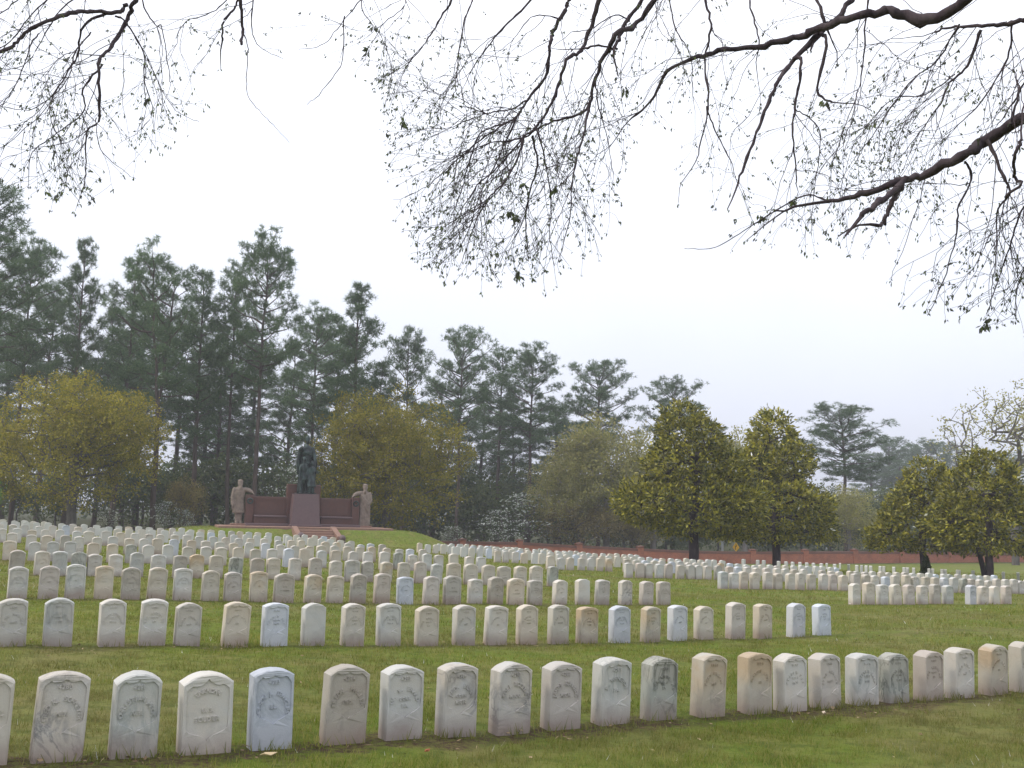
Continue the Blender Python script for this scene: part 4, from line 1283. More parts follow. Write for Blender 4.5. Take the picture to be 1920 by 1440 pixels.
for (px, tp_, w_, ty, Y, rz), wd in zip(PINE_LIST, PINE_WORDS):
    pine_at(px, tp_, w_, ty, Y, rz, wd)
FILL = [(105, 545, 150, 'round', 88), (205, 575, 150, 'cone', 92), (285, 560, 140, 'slim', 86), (345, 600, 160, 'round', 95), (425, 610, 150, 'cone', 92), (480, 640, 140, 'slim', 98), (548, 640, 150, 'cone', 92), (640, 625, 150, 'round', 96), (725, 680, 150, 'cone', 96),
 (815, 720, 140, 'slim', 104), (900, 730, 150, 'cone', 108), (965, 745, 150, 'cone', 110), (1050, 760, 160, 'slim', 112), (1095, 790, 150, 'cone', 114), (35, 600, 150, 'slim', 90), (150, 660, 170, 'slim', 97), (250, 680, 150, 'round', 100), (390, 700, 150, 'slim', 101), (-20, 500, 150, 'cone', 84)]
for i, (px, tp_, w_, ty, Y) in enumerate(sorted(FILL)):
    pine_at(px, tp_, w_, ty, Y, 1.7 * i, f'dim pine standing deeper in the wood, {ordinal(i + 1)} such pine from the left', 'pines deeper in the wood')
FARP = [(1665, 832, 90, 'umbrella', 190), (1702, 838, 80, 'round', 205), (1738, 828, 90, 'round', 200), (1625, 850, 90, 'slim', 185), (1780, 842, 90, 'umbrella', 215), (1690, 862, 120, 'cone', 180), (1760, 868, 120, 'cone', 185), (1480, 835, 110, 'slim', 150), (1330, 800, 100, 'round', 150), (1840, 850, 110, 'cone', 190), (1900, 855, 110, 'round', 180)]
for i, (px, tp_, w_, ty, Y) in enumerate(sorted(FARP)):
    pine_at(px, tp_, w_, ty, Y, 2.1 * i, f'faint blue-grey pine far off on the right skyline, {ordinal(i + 1)} from the left', 'far hazy pines')

# ---------------------------------------------------------------- broadleaf trees
def broadleaf(seed, H, crown_c, crown_r, ntar, per, spread, L, W, leafm, barkm, trunk_r=.3, zmin=1.6, shell=.4, trunk_top=.45, lumps=6, bare=False, up=.3):
    rng = np.random.default_rng(seed)
    T = [ell_points(rng, ntar // 2, crown_c, crown_r, shell, zmin)]
    for k in range(lumps):
        d = unit(rng.normal(0, 1, 3)); d[2] = abs(d[2]) * .8 - .15
        c = np.array(crown_c) + d * np.array(crown_r) * .68
        T.append(ell_points(rng, ntar // (2 * lumps), c, np.array(crown_r) * .42, shell, zmin))
    T = np.concatenate(T)
    tt = np.linspace(0, 1, 6)
    trunk = [(rng.normal(0, .05) * (q > 0), rng.normal(0, .05) * (q > 0), -.5 + (H * trunk_top + .5) * q) for q in tt]
    tubs, P, R_ = colonise(T, trunk, .012, 2.3, rng=rng)
    s = trunk_r / R_[0]
    parts_t, parts_l = [], []
    for i, (pts, rr) in enumerate(tubs):
        rr = np.minimum(rr * s, trunk_r * 1.1); rr = np.maximum(rr, .011)
        (parts_t if i == 0 else parts_l).append(tube(pts, rr, 9 if i == 0 else 4))
    V, Q = crown_leaves(T, np.array(crown_c), rng, per, spread, L, W, up)
    tv, tf = merge(parts_t); lv, lf = merge(parts_l)
    return np_mesh('trunk', tv, tf, barkm, True), np_mesh('limbs', lv, lf, barkm), np_mesh('crown', V, [Q], leafm)

def tree_at(name, meshes, px, top, Y, H, rz, label, width_scale=1.0, cat='tree', group=None, names=('trunk', 'limbs', 'crown')):
    P = at(px, top, Y); gz = g1(P[0], Y); s = (P[2] - gz) / H
    return place_tree(name, meshes, (P[0], Y, gz), rz, (s * width_scale, s * width_scale, s), label, cat, group, names)

oak = broadleaf(21, 10, (0, 0, 5.4), (5.3, 5.3, 4.7), 820, 54, .26, .17, .10, OAKY, GREY_BARK, .28, 1.2, .45, .45, 12)
oak2 = broadleaf(22, 10, (0, 0, 5.4), (5.4, 5.2, 4.7), 820, 54, .26, .17, .10, OAKY, GREY_BARK, .28, 1.1, .45, .45, 12)
tree_at('yellow_tree', oak, 155, 688, 62, 10.2, .5, 'broad rounded yellow-green tree in front of the left pines', 1.02)
tree_at('yellow_tree', oak2, 735, 721, 69, 10.2, 1.5, 'broad domed yellow-green tree just right of the monument', 1.0)
tree_at('yellow_tree', oak2, -30, 760, 68, 10.2, 3.1, 'yellow-green tree cut by the left picture edge behind the lawn', .9)
pale = broadleaf(23, 9, (0, 0, 5.2), (3.8, 3.8, 4.0), 520, 38, .30, .19, .12, PALEL, PALE_BARK, .22, 1.6, .5)
tree_at('pale_tree', pale, 1140, 770, 88, 9.3, .3, 'pale yellow spring tree right of the centre pines', 1.0)
tree_at('pale_tree', pale, 1395, 788, 92, 9.3, 2.3, 'thin pale tree top between the two left magnolias', .9)
tree_at('pale_tree', pale, 1225, 830, 93, 9.3, 4.0, 'pale green tree behind the left flank of the large magnolia', 1.1)
tree_at('pale_tree', pale, 1590, 905, 95, 9.3, 5.0, 'low pale tree below the flat-topped pine', 1.1)
tree_at('pale_tree', pale, 1815, 885, 96, 9.3, 1.0, 'pale tree seen between the two right magnolias', 1.2)
brown = broadleaf(24, 5, (0, 0, 2.8), (3.4, 3.0, 2.1), 300, 26, .26, .17, .08, BROWNB, GREY_BARK, .16, .5, .5, .3)
tree_at('pale_tree', pale, 1050, 850, 86, 9.3, 2.9, 'lower pale yellow tree just left of the tall pale spring tree', .9)
tree_at('budding_tree', brown, 1090, 935, 85, 5.0, .2, 'low brownish budding tree behind the wall right of the dogwoods', 1.1)
tree_at('budding_tree', brown, 1185, 955, 87, 5.0, 2.2, 'drooping brown-grey brush tree behind wall left of large magnolia', .9)
tree_at('budding_tree', brown, 350, 890, 66, 5.0, 3.0, 'small brownish tree between left yellow tree and stone soldier', .55)
# tall thinly leaved tree at the right edge
bare = broadleaf(25, 12, (0, 0, 8.2), (5.4, 5.0, 4.2), 340, 9, .22, .20, .12, PALEL, GREY_BARK, .24, 4.0, .35, .42, 9)
tree_at('bare_tree', bare, 1890, 712, 86, 12.3, .8, 'tall thinly leaved tree with pale limbs at the right edge', 1.02)

def dogwood(seed):
    rng = np.random.default_rng(seed); T = []
    for k in range(9):
        z = .9 + 2.6 * (k + .5) / 9; r = 2.1 * math.sin(math.pi * (.25 + .7 * (k / 9)))
        n = 26; a = rng.uniform(0, 6.28, n); q = np.sqrt(rng.random(n)) * r
        T.append(np.stack([np.cos(a) * q, np.sin(a) * q, np.full(n, z) + rng.normal(0, .06, n) + q * .08], 1))
    T = np.concatenate(T); T = T[rng.random(len(T)) < .5]; T[:, :2] *= rng.uniform(.75, 1.25, (len(T), 1))
    tubs, P, R_ = colonise(T, [(0, 0, -.3), (.03, 0, .4), (0, .05, .9), (.05, 0, 1.6)], .012, 2.2, rng=rng)
    s = .09 / R_[0]
    parts = [tube(p, np.maximum(np.minimum(r * s, .1), .009), 5) for p, r in tubs]
    tv, tf = merge(parts)
    n = len(T) * 6
    C0 = np.repeat(T, 6, 0) + rng.normal(0, .17, (n, 3)) * [1, 1, .25]
    V, Q = leaf_quads(C0, rng.normal(0, 1, (n, 3)) * [1, 1, .25], np.tile([0, 0, 1.0], (n, 1)) + rng.normal(0, .35, (n, 3)), rng.uniform(.11, .19, n), rng.uniform(.09, .15, n))
    n2 = len(T) * 5
    C2 = np.repeat(T, 5, 0) + rng.normal(0, .22, (n2, 3)) * [1, 1, .5] - [0, 0, .08]
    V2, Q2 = leaf_quads(C2, rng.normal(0, 1, (n2, 3)), rng.normal(0, 1, (n2, 3)) + [0, 0, .4], rng.uniform(.10, .18, n2), rng.uniform(.06, .1, n2))
    return np_mesh('trunk', tv, tf, GREY_BARK), np_mesh('blossom', V, [Q], DOGW), np_mesh('leaves', V2, [Q2], DOGG)
dw = [dogwood(31), dogwood(32)]
DW = [(988, 918, 86, 3.8, 'largest white flowering dogwood, right of centre behind the wall', 1.15), (935, 950, 84, 3.8, 'white dogwood just left of the largest dogwood', .9), (850, 983, 80, 3.8, 'small low white dogwood left of the other centre dogwoods', .95),
 (545, 858, 66, 4.0, 'cream flowering dogwood behind the left side of the bronze statue', .62), (312, 935, 64, 3.8, 'white dogwood under the pines left of the stone soldier', .8), (205, 950, 66, 3.8, 'faint white dogwood beneath the left yellow tree', .9), (350, 952, 63, 3.8, 'pale dogwood nearest the left stone soldier', .7)]
for i, (px, tp_, Y, H, lab, ws) in enumerate(DW):
    tree_at('dogwood_tree', dw[i % 2], px, tp_, Y, H, i * 1.3, lab, ws, 'dogwood', 'flowering dogwoods', ('trunk', 'blossom', 'crown'))

def magnolia(seed, lobes, H, trunk_r, stems=1):
    """dense evergreen built from leaf rosettes on the surface of several overlapping lobes"""
    rng = np.random.default_rng(seed)
    T, Nn = [], []
    L_ = [(np.array(c, float), np.array(r, float)) for c, r in lobes]
    for c, r in list(L_):
        for _ in range(4):
            d = unit(rng.normal(0, 1, 3)); d[2] = abs(d[2]) * .9 - .2
            L_.append((c + d * r * .80, r * rng.uniform(.28, .46)))
    for c, r in L_:
        area = (r[0] * r[1] + r[0] * r[2] + r[1] * r[2]) * 4.2
        n = int(area * 12.0)
        d = unit(rng.normal(0, 1, (n, 3)))
        u = 1 - np.abs(rng.normal(0, .16, n)); lump = 1 + .10 * np.sin(d[:, 0] * 7 + c[0] * 3) * np.sin(d[:, 2] * 8 + c[2]) + .07 * np.sin(d[:, 1] * 13 + d[:, 2] * 11)
        p = c + d * r * (u * lump)[:, None]
        keep = np.ones(n, bool)
        for c2, r2 in L_:
            if c2 is c: continue
            keep &= (((p - c2) / (r2 * .80)) ** 2).sum(1) > 1
        keep &= p[:, 2] > 1.25
        T.append(p[keep]); Nn.append(unit(d / r)[keep])
    T = np.concatenate(T); Nn = np.concatenate(Nn)
    per = 15; n = len(T) * per
    cen = np.repeat(T, per, 0); nn = np.repeat(Nn, per, 0)
    D = unit(nn * .75 + rng.normal(0, .62, (n, 3)) + [0, 0, .18])
    V, Q = leaf_quads(cen + rng.normal(0, .10, (n, 3)), D, nn + rng.normal(0, .5, (n, 3)), rng.uniform(.14, .25, n), rng.uniform(.060, .10, n))
    inner = T[rng.choice(len(T), min(260, len(T)), replace=False)] - Nn[rng.choice(len(T), min(260, len(T)), replace=False)] * .0
    inner = inner * np.array([.86, .86, .97])
    tr = [(0, 0, -.5), (.03, 0, .6), (0, .02, 1.5), (.05, 0, H * .42), (0, 0, H * .66)]
    tubs, P, R_ = colonise(inner, tr, .012, 2.2, rng=rng)
    s = trunk_r / R_[0]
    tp_ = [tube(p, np.clip(r * s, .01, trunk_r), 8 if i == 0 else 4) for i, (p, r) in enumerate(tubs)]
    if stems == 2:
        tp_.append(tube(smooth_path([(-.10, 0, -.5), (-.22, .02, .5), (-.42, .03, 1.5), (-.6, 0, 2.6)], 9), np.linspace(trunk_r * .85, .06, 9), 8))
    tv, tf = merge(tp_[:1] + tp_[-1:] if stems == 2 else tp_[:1]); lv, lf = merge(tp_[1:])
    return np_mesh('trunk', tv, tf, DARK_BARK, True), np_mesh('limbs', lv, lf, DARK_BARK), np_mesh('crown', V, [Q], MAGN)
m1 = magnolia(41, [((0, 0, 2.6), (2.2, 2.1, 1.5)), ((-2.1, -.2, 2.7), (1.1, 1.1, .95)), ((1.3, .3, 2.5), (1.7, 1.6, 1.5)), ((-.3, 0, 4.3), (1.55, 1.6, 1.6)), ((.6, .2, 4.0), (1.6, 1.5, 1.5)), ((-.45, 0, 5.9), (.95, 1.0, 1.35)), ((.25, -.4, 5.3), (1.0, 1.0, 1.2))], 7.2, .20)
m2 = magnolia(42, [((0, 0, 2.5), (2.2, 2.1, 1.55)), ((1.3, .2, 2.0), (1.2, 1.2, 1.15)), ((-.6, .2, 3.6), (1.7, 1.6, 1.7)), ((.2, 0, 4.6), (1.35, 1.4, 1.5)), ((-.1, 0, 5.9), (.85, .9, 1.05)), ((-1.5, .2, 2.3), (1.2, 1.2, 1.3))], 6.9, .17)
m3 = magnolia(43, [((0, 0, 2.2), (1.75, 1.7, 1.35)), ((-1.3, -.1, 1.7), (1.0, 1.0, .85)), ((.2, .1, 3.3), (1.35, 1.3, 1.25)), ((.25, 0, 4.4), (.75, .8, .95)), ((1.0, .1, 2.3), (1.2, 1.2, 1.2))], 5.3, .14)
m4 = magnolia(44, [((0, 0, 2.2), (1.85, 1.8, 1.35)), ((1.2, .1, 2.1), (1.3, 1.2, 1.2)), ((-.2, .1, 3.6), (1.5, 1.5, 1.45)), ((0, 0, 4.7), (1.0, 1.05, .95)), ((-1.0, 0, 2.5), (1.2, 1.2, 1.2))], 5.6, .15, 2)
MG = [(m1, 1300, 750, 46, 7.3, 'largest magnolia, full dome of yellow-lit dark leaves, left of its partner', 1.12), (m2, 1452, 768, 51, 7.0, 'magnolia just right of the largest one with reddish pointed top', 1.08),
      (m3, 1725, 858, 46, 5.4, 'smaller magnolia third from the left with a little conifer at its foot', 1.08), (m4, 1846, 842, 43, 5.7, 'magnolia with forked dark trunk nearest the right picture edge', 1.08)]
for me_, px, tp_, Y, H, lab, ws in MG:
    tree_at('magnolia_tree', me_, px, tp_, Y, H, 0, lab, ws, 'magnolia', 'magnolias along the lawn')

# small conifer at the foot of the third magnolia
rng = np.random.default_rng(51)
n = 1500; zz = rng.random(n) ** .8 * .9; rr = .30 * (1 - zz / 1.0) * np.sqrt(rng.uniform(.3, 1, n)); a = rng.uniform(0, 6.28, n)
C0 = np.stack([np.cos(a) * rr, np.sin(a) * rr, zz + .03], 1)
V, Q = leaf_quads(C0, np.stack([np.cos(a), np.sin(a), np.full(n, 1.2)], 1) + rng.normal(0, .3, (n, 3)), rng.normal(0, 1, (n, 3)), rng.uniform(.06, .12, n), rng.uniform(.03, .05, n))
tv, tf = tube([(0, 0, -.1), (0, 0, .8)], [.03, .01], 6)
P = at(1737, 1064, 45.4); gz = g1(P[0], P[1])
place_tree('small_conifer', (np_mesh('stem', tv, [tf], DARK_BARK), np_mesh('foliage', V, [Q], CEDAR)), (P[0], P[1], gz), 0, 1.0, 'small pointed conifer bush at the foot of the third magnolia', 'bush', None, ('trunk', 'crown'))

# bright leafy bush cut by the left picture edge
lb = broadleaf(61, 3, (0, 0, 1.7), (1.1, 1.1, 1.3), 120, 26, .14, .12, .07, BRIGHT, GREY_BARK, .06, .3, .5, .4)
P = at(-28, 885, 44); gz = g1(P[0], 44)
place_tree('leafy_bush', lb, (P[0], 44, gz), 0, (P[2] - gz) / 3.0, 'bright green leafy bush at the left picture edge', 'bush')

# understory shrubs and saplings in the wood
us = [broadleaf(71, 5, (0, 0, 2.6), (2.6, 2.4, 2.4), 150, 30, .34, .24, .15, UNDER, GREY_BARK, .09, .2, .5, .35), broadleaf(72, 6, (0, 0, 3.2), (2.2, 2.2, 2.9), 150, 30, .34, .24, .15, UNDER, GREY_BARK, .09, .3, .5, .4)]
US = [(-30, 905, 78), (40, 880, 82), (110, 890, 80), (215, 870, 84), (275, 860, 82), (345, 850, 86), (405, 845, 84), (470, 850, 88), (530, 860, 86), (610, 870, 88), (660, 850, 90), (760, 880, 92), (800, 850, 96), (875, 860, 98), (910, 900, 92), (960, 860, 102), (1030, 880, 104), (1080, 890, 104),
      (1170, 900, 108), (1250, 905, 112), (1290, 955, 104), (1345, 920, 110), (1400, 950, 108), (1440, 900, 114), (1500, 915, 112), (1555, 900, 112), (1600, 940, 106), (1640, 905, 118), (1700, 900, 122), (1760, 915, 118), (1815, 940, 112), (1880, 930, 116), (1940, 920, 112)]
for i, (px, tp_, Y) in enumerate(US):
    tree_at('understory_shrub', us[i % 2], px, tp_, Y, 5.2 if i % 2 == 0 else 6.3, i * 1.1, f'dim green shrub beneath the wood, {ordinal(i + 1)} from the left', 1.1, 'shrub', 'shrubs beneath the wood')
# the depth of the wood behind: one far mass of leaves
rng = np.random.default_rng(81)
cs = []
for i in range(520):
    px = rng.uniform(-120, 2040); Y = rng.uniform(108, 150)
    X = (px - 960) / F_PX * Y
    hmax = np.interp(px, [-120, 300, 700, 1000, 1200, 1500, 1700, 2040], [12, 12, 11, 10, 8, 7, 6.5, 7])
    cs.append((X, Y, g1(X, Y) + rng.uniform(.3, 1) ** .8 * hmax * rng.uniform(.2, 1)))
cs = np.array(cs)
n = len(cs) * 46
C0 = np.repeat(cs, 46, 0) + rng.normal(0, 1.15, (n, 3)) * [1, 1, .8]
V, Q = leaf_quads(C0, rng.normal(0, 1, (n, 3)), rng.normal(0, 1, (n, 3)), rng.uniform(.5, .9, n), rng.uniform(.3, .5, n))
o = obj('far_woodland', np_mesh('far_woodland', V, [Q], UNDER))
tag(o, 'deep green mass of far woodland behind the trees', 'woodland', None, 'stuff')

# ---------------------------------------------------------------- overhanging trees (trunks stand outside the frame)
YMAX = ([-60, 0, 100, 170, 250, 300, 380, 400, 450, 520, 560, 640, 690, 715, 740, 800, 930, 1060, 1130, 1170, 1185, 1250, 1275, 1330, 1450, 1560, 1640, 1660, 1760, 1850, 1990],
        [400, 400, 395, 400, 345, 290, 255, 180, 145, 130, 120, 150, 160, 210, 440, 530, 555, 545, 470, 400, 250, 270, 490, 500, 490, 480, 560, 600, 615, 625, 650])
LIMBS = {   # (photo points), (radius px start, end), distance start, end, support index, twig density
 'R': [
  ([(1990, -60), (1900, -20), (1818, 4), (1747, 33), (1680, 16), (1622, 31), (1551, 47), (1507, 58), (1431, 78), (1364, 87), (1311, 104), (1254, 136), (1225, 182), (1180, 225)], (17, 2.0), 6.2, 7.6, 1.0),
  ([(1545, 52), (1489, 109), (1449, 169), (1427, 222), (1407, 276), (1384, 340)], (6, 3.2), 7.0, 6.7, .35),
  ([(1489, 109), (1498, 124), (1491, 187), (1480, 256), (1493, 322), (1492, 345)], (4.2, 1.4), 7.0, 7.0, .7),
  ([(1491, 205), (1520, 225), (1533, 262), (1536, 330), (1520, 410)], (1.8, .8), 7.0, 7.2, .9),
  ([(1538, 62), (1544, 89), (1536, 167), (1560, 191)], (4.2, 2.6), 7.0, 6.9, .4),
  ([(1640, -60), (1596, 0), (1569, 36), (1545, 50)], (7, 6), 7.2, 7.0, .5),
  ([(1505, -40), (1524, 0), (1547, 42)], (4, 3.4), 7.2, 7.0, .4),
  ([(1322, -50), (1322, 0), (1331, 58), (1322, 111), (1324, 200), (1309, 289)], (4, 1.6), 7.4, 7.2, .6),
  ([(1324, 200), (1347, 236), (1373, 307)], (2.4, 1.2), 7.2, 7.2, .8),
  ([(1410, -40), (1411, 0), (1418, 76), (1422, 96)], (2.6, 1.6), 7.3, 7.2, .6),
  ([(1256, -40), (1258, 0), (1267, 67), (1290, 110), (1300, 190)], (2.2, .9), 7.5, 7.5, .9),
  ([(1635, -50), (1629, 0), (1627, 44), (1618, 133), (1596, 196), (1570, 280)], (3, 1.0), 6.9, 6.8, 1.1),
  ([(2060, 150), (1990, 190), (1920, 222), (1862, 253), (1804, 293), (1742, 320), (1684, 338), (1622, 364), (1551, 378)], (19, 5.5), 5.9, 6.5, .7),
  ([(1551, 376), (1507, 368), (1450, 398), (1396, 429), (1340, 462), (1285, 466)], (2.2, .7), 6.5, 6.8, .6),
  ([(1700, 334), (1667, 364), (1640, 385), (1616, 405)], (8, 6.5), 6.3, 6.0, .2),
  ([(1692, 345), (1675, 372), (1664, 400), (1658, 418), (1631, 420)], (7, 4.0), 6.3, 6.2, .25),
  ([(1853, 262), (1871, 329), (1884, 369), (1880, 387), (1871, 467), (1860, 540)], (4.0, 1.0), 6.1, 6.3, 1.3),
  ([(1884, 369), (1912, 345), (1918, 325), (1900, 300), (1915, 262)], (3.4, 4.2), 6.1, 5.9, .6),
  ([(1809, 302), (1816, 338), (1796, 391), (1791, 453), (1770, 540), (1740, 590)], (3.0, .9), 6.2, 6.5, 1.2),
  ([(1998, 20), (1920, 42), (1898, 44), (1840, 56), (1796, 44), (1750, 60)], (8, 2.0), 6.2, 6.8, 1.0),
  ([(1840, 56), (1813, 124), (1773, 164), (1740, 220), (1700, 280)], (4.0, 1.0), 6.5, 6.9, 2.0),
  ([(1800, 45), (1760, 110), (1700, 160), (1640, 250), (1600, 300)], (2.4, .8), 6.6, 7.0, 1.6),
  ([(1790, 140), (1740, 170), (1680, 180), (1620, 240)], (2.2, .8), 6.6, 7.0, 1.6),
  ([(1898, 44), (1880, 120), (1830, 200), (1790, 240)], (3.0, 1.0), 6.3, 6.7, 2.0),
  ([(1960, 60), (1925, 130), (1905, 190), (1870, 235)], (3.0, 1.2), 6.0, 6.3, 1.2),
  ([(1895, 235), (1900, 180), (1905, 150)], (3.5, 2.0), 6.0, 6.1, .6),
  ([(2000, 330), (1930, 380), (1900, 450), (1880, 520), (1850, 590)], (3.0, 1.0), 6.1, 6.5, 1.6),
  ([(1990, 430), (1930, 480), (1915, 540), (1905, 600)], (2.2, .8), 6.2, 6.5, 1.5),
  # the drooping cluster in the middle
  ([(1090, -55), (1072, 0), (1056, 35), (1037, 66), (1029, 101), (1023, 144), (990, 187), (970, 218), (947, 231), (897, 253), (864, 344), (845, 410)], (6, .9), 7.6, 7.3, 1.5),
  ([(1150, -60), (1126, 0), (1110, 43), (1091, 84), (1064, 113), (1048, 156), (1035, 190), (1002, 233), (982, 257), (930, 305), (889, 346), (850, 430)], (6.5, .9), 7.4, 7.1, 1.5),
  ([(1290, -60), (1231, 0), (1192, 43), (1157, 78), (1130, 113), (1116, 148), (1105, 194), (1072, 222), (1029, 235), (978, 249), (912, 268), (850, 300)], (7.5, .9), 7.2, 7.2, 1.5),
  ([(1105, 194), (1095, 249), (1083, 295), (1072, 350), (1068, 408), (1050, 480)], (3.4, .8), 7.2, 7.0, 1.4),
  ([(1250, -50), (1208, 0), (1180, 31), (1157, 78)], (6, 4.5), 7.3, 7.2, .5),
  ([(1180, 40), (1150, 38), (1110, 55), (1070, 60)], (2.0, 1.0), 7.3, 7.4, .7),
  ([(1157, 92), (1120, 95), (1090, 92)], (3.0, 2.4), 7.2, 7.3, .4),
  ([(982, 253), (970, 296), (943, 350), (915, 385), (889, 420), (862, 500)], (3.4, .8), 7.1, 6.9, 1.5),
  ([(998, 253), (1007, 311), (990, 369), (986, 420), (990, 490)], (3.0, .8), 7.1, 7.3, 1.4),
  ([(970, 218), (930, 300), (900, 372), (870, 450), (820, 500)], (2.4, .7), 7.2, 7.0, 1.5),
  ([(990, 187), (955, 190), (925, 212), (880, 228), (800, 260)], (2.4, .7), 7.2, 7.5, 1.4),
  ([(947, 231), (900, 262), (850, 310), (800, 350), (760, 370)], (2.2, .6), 7.2, 7.5, 1.5),
  ([(1002, 233), (1020, 300), (1035, 380), (1030, 440), (1040, 500)], (2.4, .7), 7.2, 7.4, 1.3),
  ([(1116, 148), (1125, 200), (1140, 260), (1150, 330)], (2.0, .7), 7.2, 7.3, 1.3),
  ([(865, -50), (842, 0), (811, 58), (792, 97), (760, 125)], (3.2, .8), 7.7, 7.7, 1.3),
  ([(890, -50), (885, 0), (869, 58), (856, 132), (858, 165), (835, 200)], (2.6, .7), 7.7, 7.6, 1.0),
  ([(1030, -50), (990, 0), (947, 58), (912, 97), (879, 140)], (3.6, 1.0), 7.6, 7.6, .9),
  ([(1056, 36), (1000, 32), (960, 70), (915, 110)], (1.8, .6), 7.5, 7.6, .9),
  ([(700, -50), (680, 20), (720, 80), (735, 130)], (1.6, .6), 7.8, 7.8, 1.1),
  ([(740, -50), (760, 10), (720, 60), (690, 100)], (1.8, .6), 7.8, 7.9, 1.2),
 ],
 'L': [
  ([(275, -50), (247, 0), (227, 20), (207, 77), (193, 120), (190, 173), (180, 220), (163, 250), (153, 317), (152, 367)], (6.5, .8), 7.0, 6.8, 1.0),
  ([(235, 8), (217, 17), (167, 18), (133, 33), (73, 62), (33, 72), (0, 85), (-70, 120)], (5.5, 4.2), 7.0, 6.4, .8),
  ([(205, 24), (163, 53), (127, 93), (100, 160), (93, 213), (108, 255)], (3.4, .9), 7.0, 6.8, 1.1),
  ([(193, 122), (160, 170), (150, 203), (110, 257), (77, 300), (53, 353)], (2.6, .7), 7.0, 6.9, 1.0),
  ([(217, 30), (240, 47), (267, 100), (277, 153), (277, 200), (257, 250)], (2.6, .7), 7.0, 7.2, .8),
  ([(265, -30), (260, 0), (293, 47), (312, 63), (313, 123), (320, 160)], (2.2, .7), 7.0, 7.2, .8),
  ([(277, 110), (300, 165), (330, 205), (372, 228)], (1.2, .6), 7.1, 7.2, .9),
  ([(73, 62), (68, 100), (45, 150), (0, 190), (-30, 210)], (1.8, .8), 6.7, 6.6, 1.0),
  ([(170, 60), (150, 110), (135, 160), (60, 200), (0, 200)], (1.8, .7), 6.9, 6.7, 1.0),
  ([(455, -50), (453, 0), (448, 40), (453, 83)], (4.4, 3.4), 7.2, 7.1, .35),
  ([(450, -10), (440, 14), (425, 50), (417, 77)], (3.2, 2.4), 7.2, 7.2, .35),
  ([(455, 60), (463, 80), (467, 110), (463, 167), (483, 207), (510, 233), (543, 267)], (1.4, .5), 7.1, 7.0, .12),
  ([(440, -20), (400, 20), (350, 50), (330, 85)], (1.8, .7), 7.2, 7.3, 1.1),
  ([(480, -30), (470, 40), (485, 85), (530, 110)], (1.8, .6), 7.2, 7.3, 1.0),
  ([(690, -20), (640, 33), (600, 75), (560, 92)], (1.6, .5), 7.4, 7.4, .5),
  ([(645, 30), (638, 100), (627, 150), (597, 180), (575, 196)], (1.6, .6), 7.4, 7.3, .25),
  ([(60, -30), (20, 20), (-40, 50)], (2.0, 1.2), 6.6, 6.4, 1.0), ([(120, -30), (60, 30), (0, 70), (-40, 100)], (2.0, 1.0), 6.8, 6.5, .9), ([(180, -30), (110, 20), (50, 110), (10, 130)], (2.0, .8), 6.9, 6.6, .9),
  ([(150, 203), (163, 250), (130, 290), (125, 340), (150, 380)], (1.2, .6), 6.9, 6.8, 1.2), ([(180, 220), (200, 290), (230, 320), (255, 335)], (1.2, .6), 6.9, 7.0, 1.1),
 ]}
HIGH = {'R': np.array([(8.6, 4.6, 4.6), (7.2, 5.2, 6.0), (5.2, 6.0, 6.9), (3.4, 6.7, 7.0), (1.8, 7.2, 6.9), (.6, 7.5, 6.6), (-.6, 7.7, 6.3), (-1.3, 7.8, 6.1)]),
        'L': np.array([(-9.0, 2.6, 4.4), (-7.4, 4.0, 5.9), (-5.2, 5.6, 6.7), (-3.6, 6.5, 6.6), (-2.6, 6.9, 6.2), (-1.9, 7.1, 6.1), (-1.0, 7.3, 6.0)])}
TRUNK_AT = {'R': (8.9, 4.4), 'L': (-9.3, 2.4)}
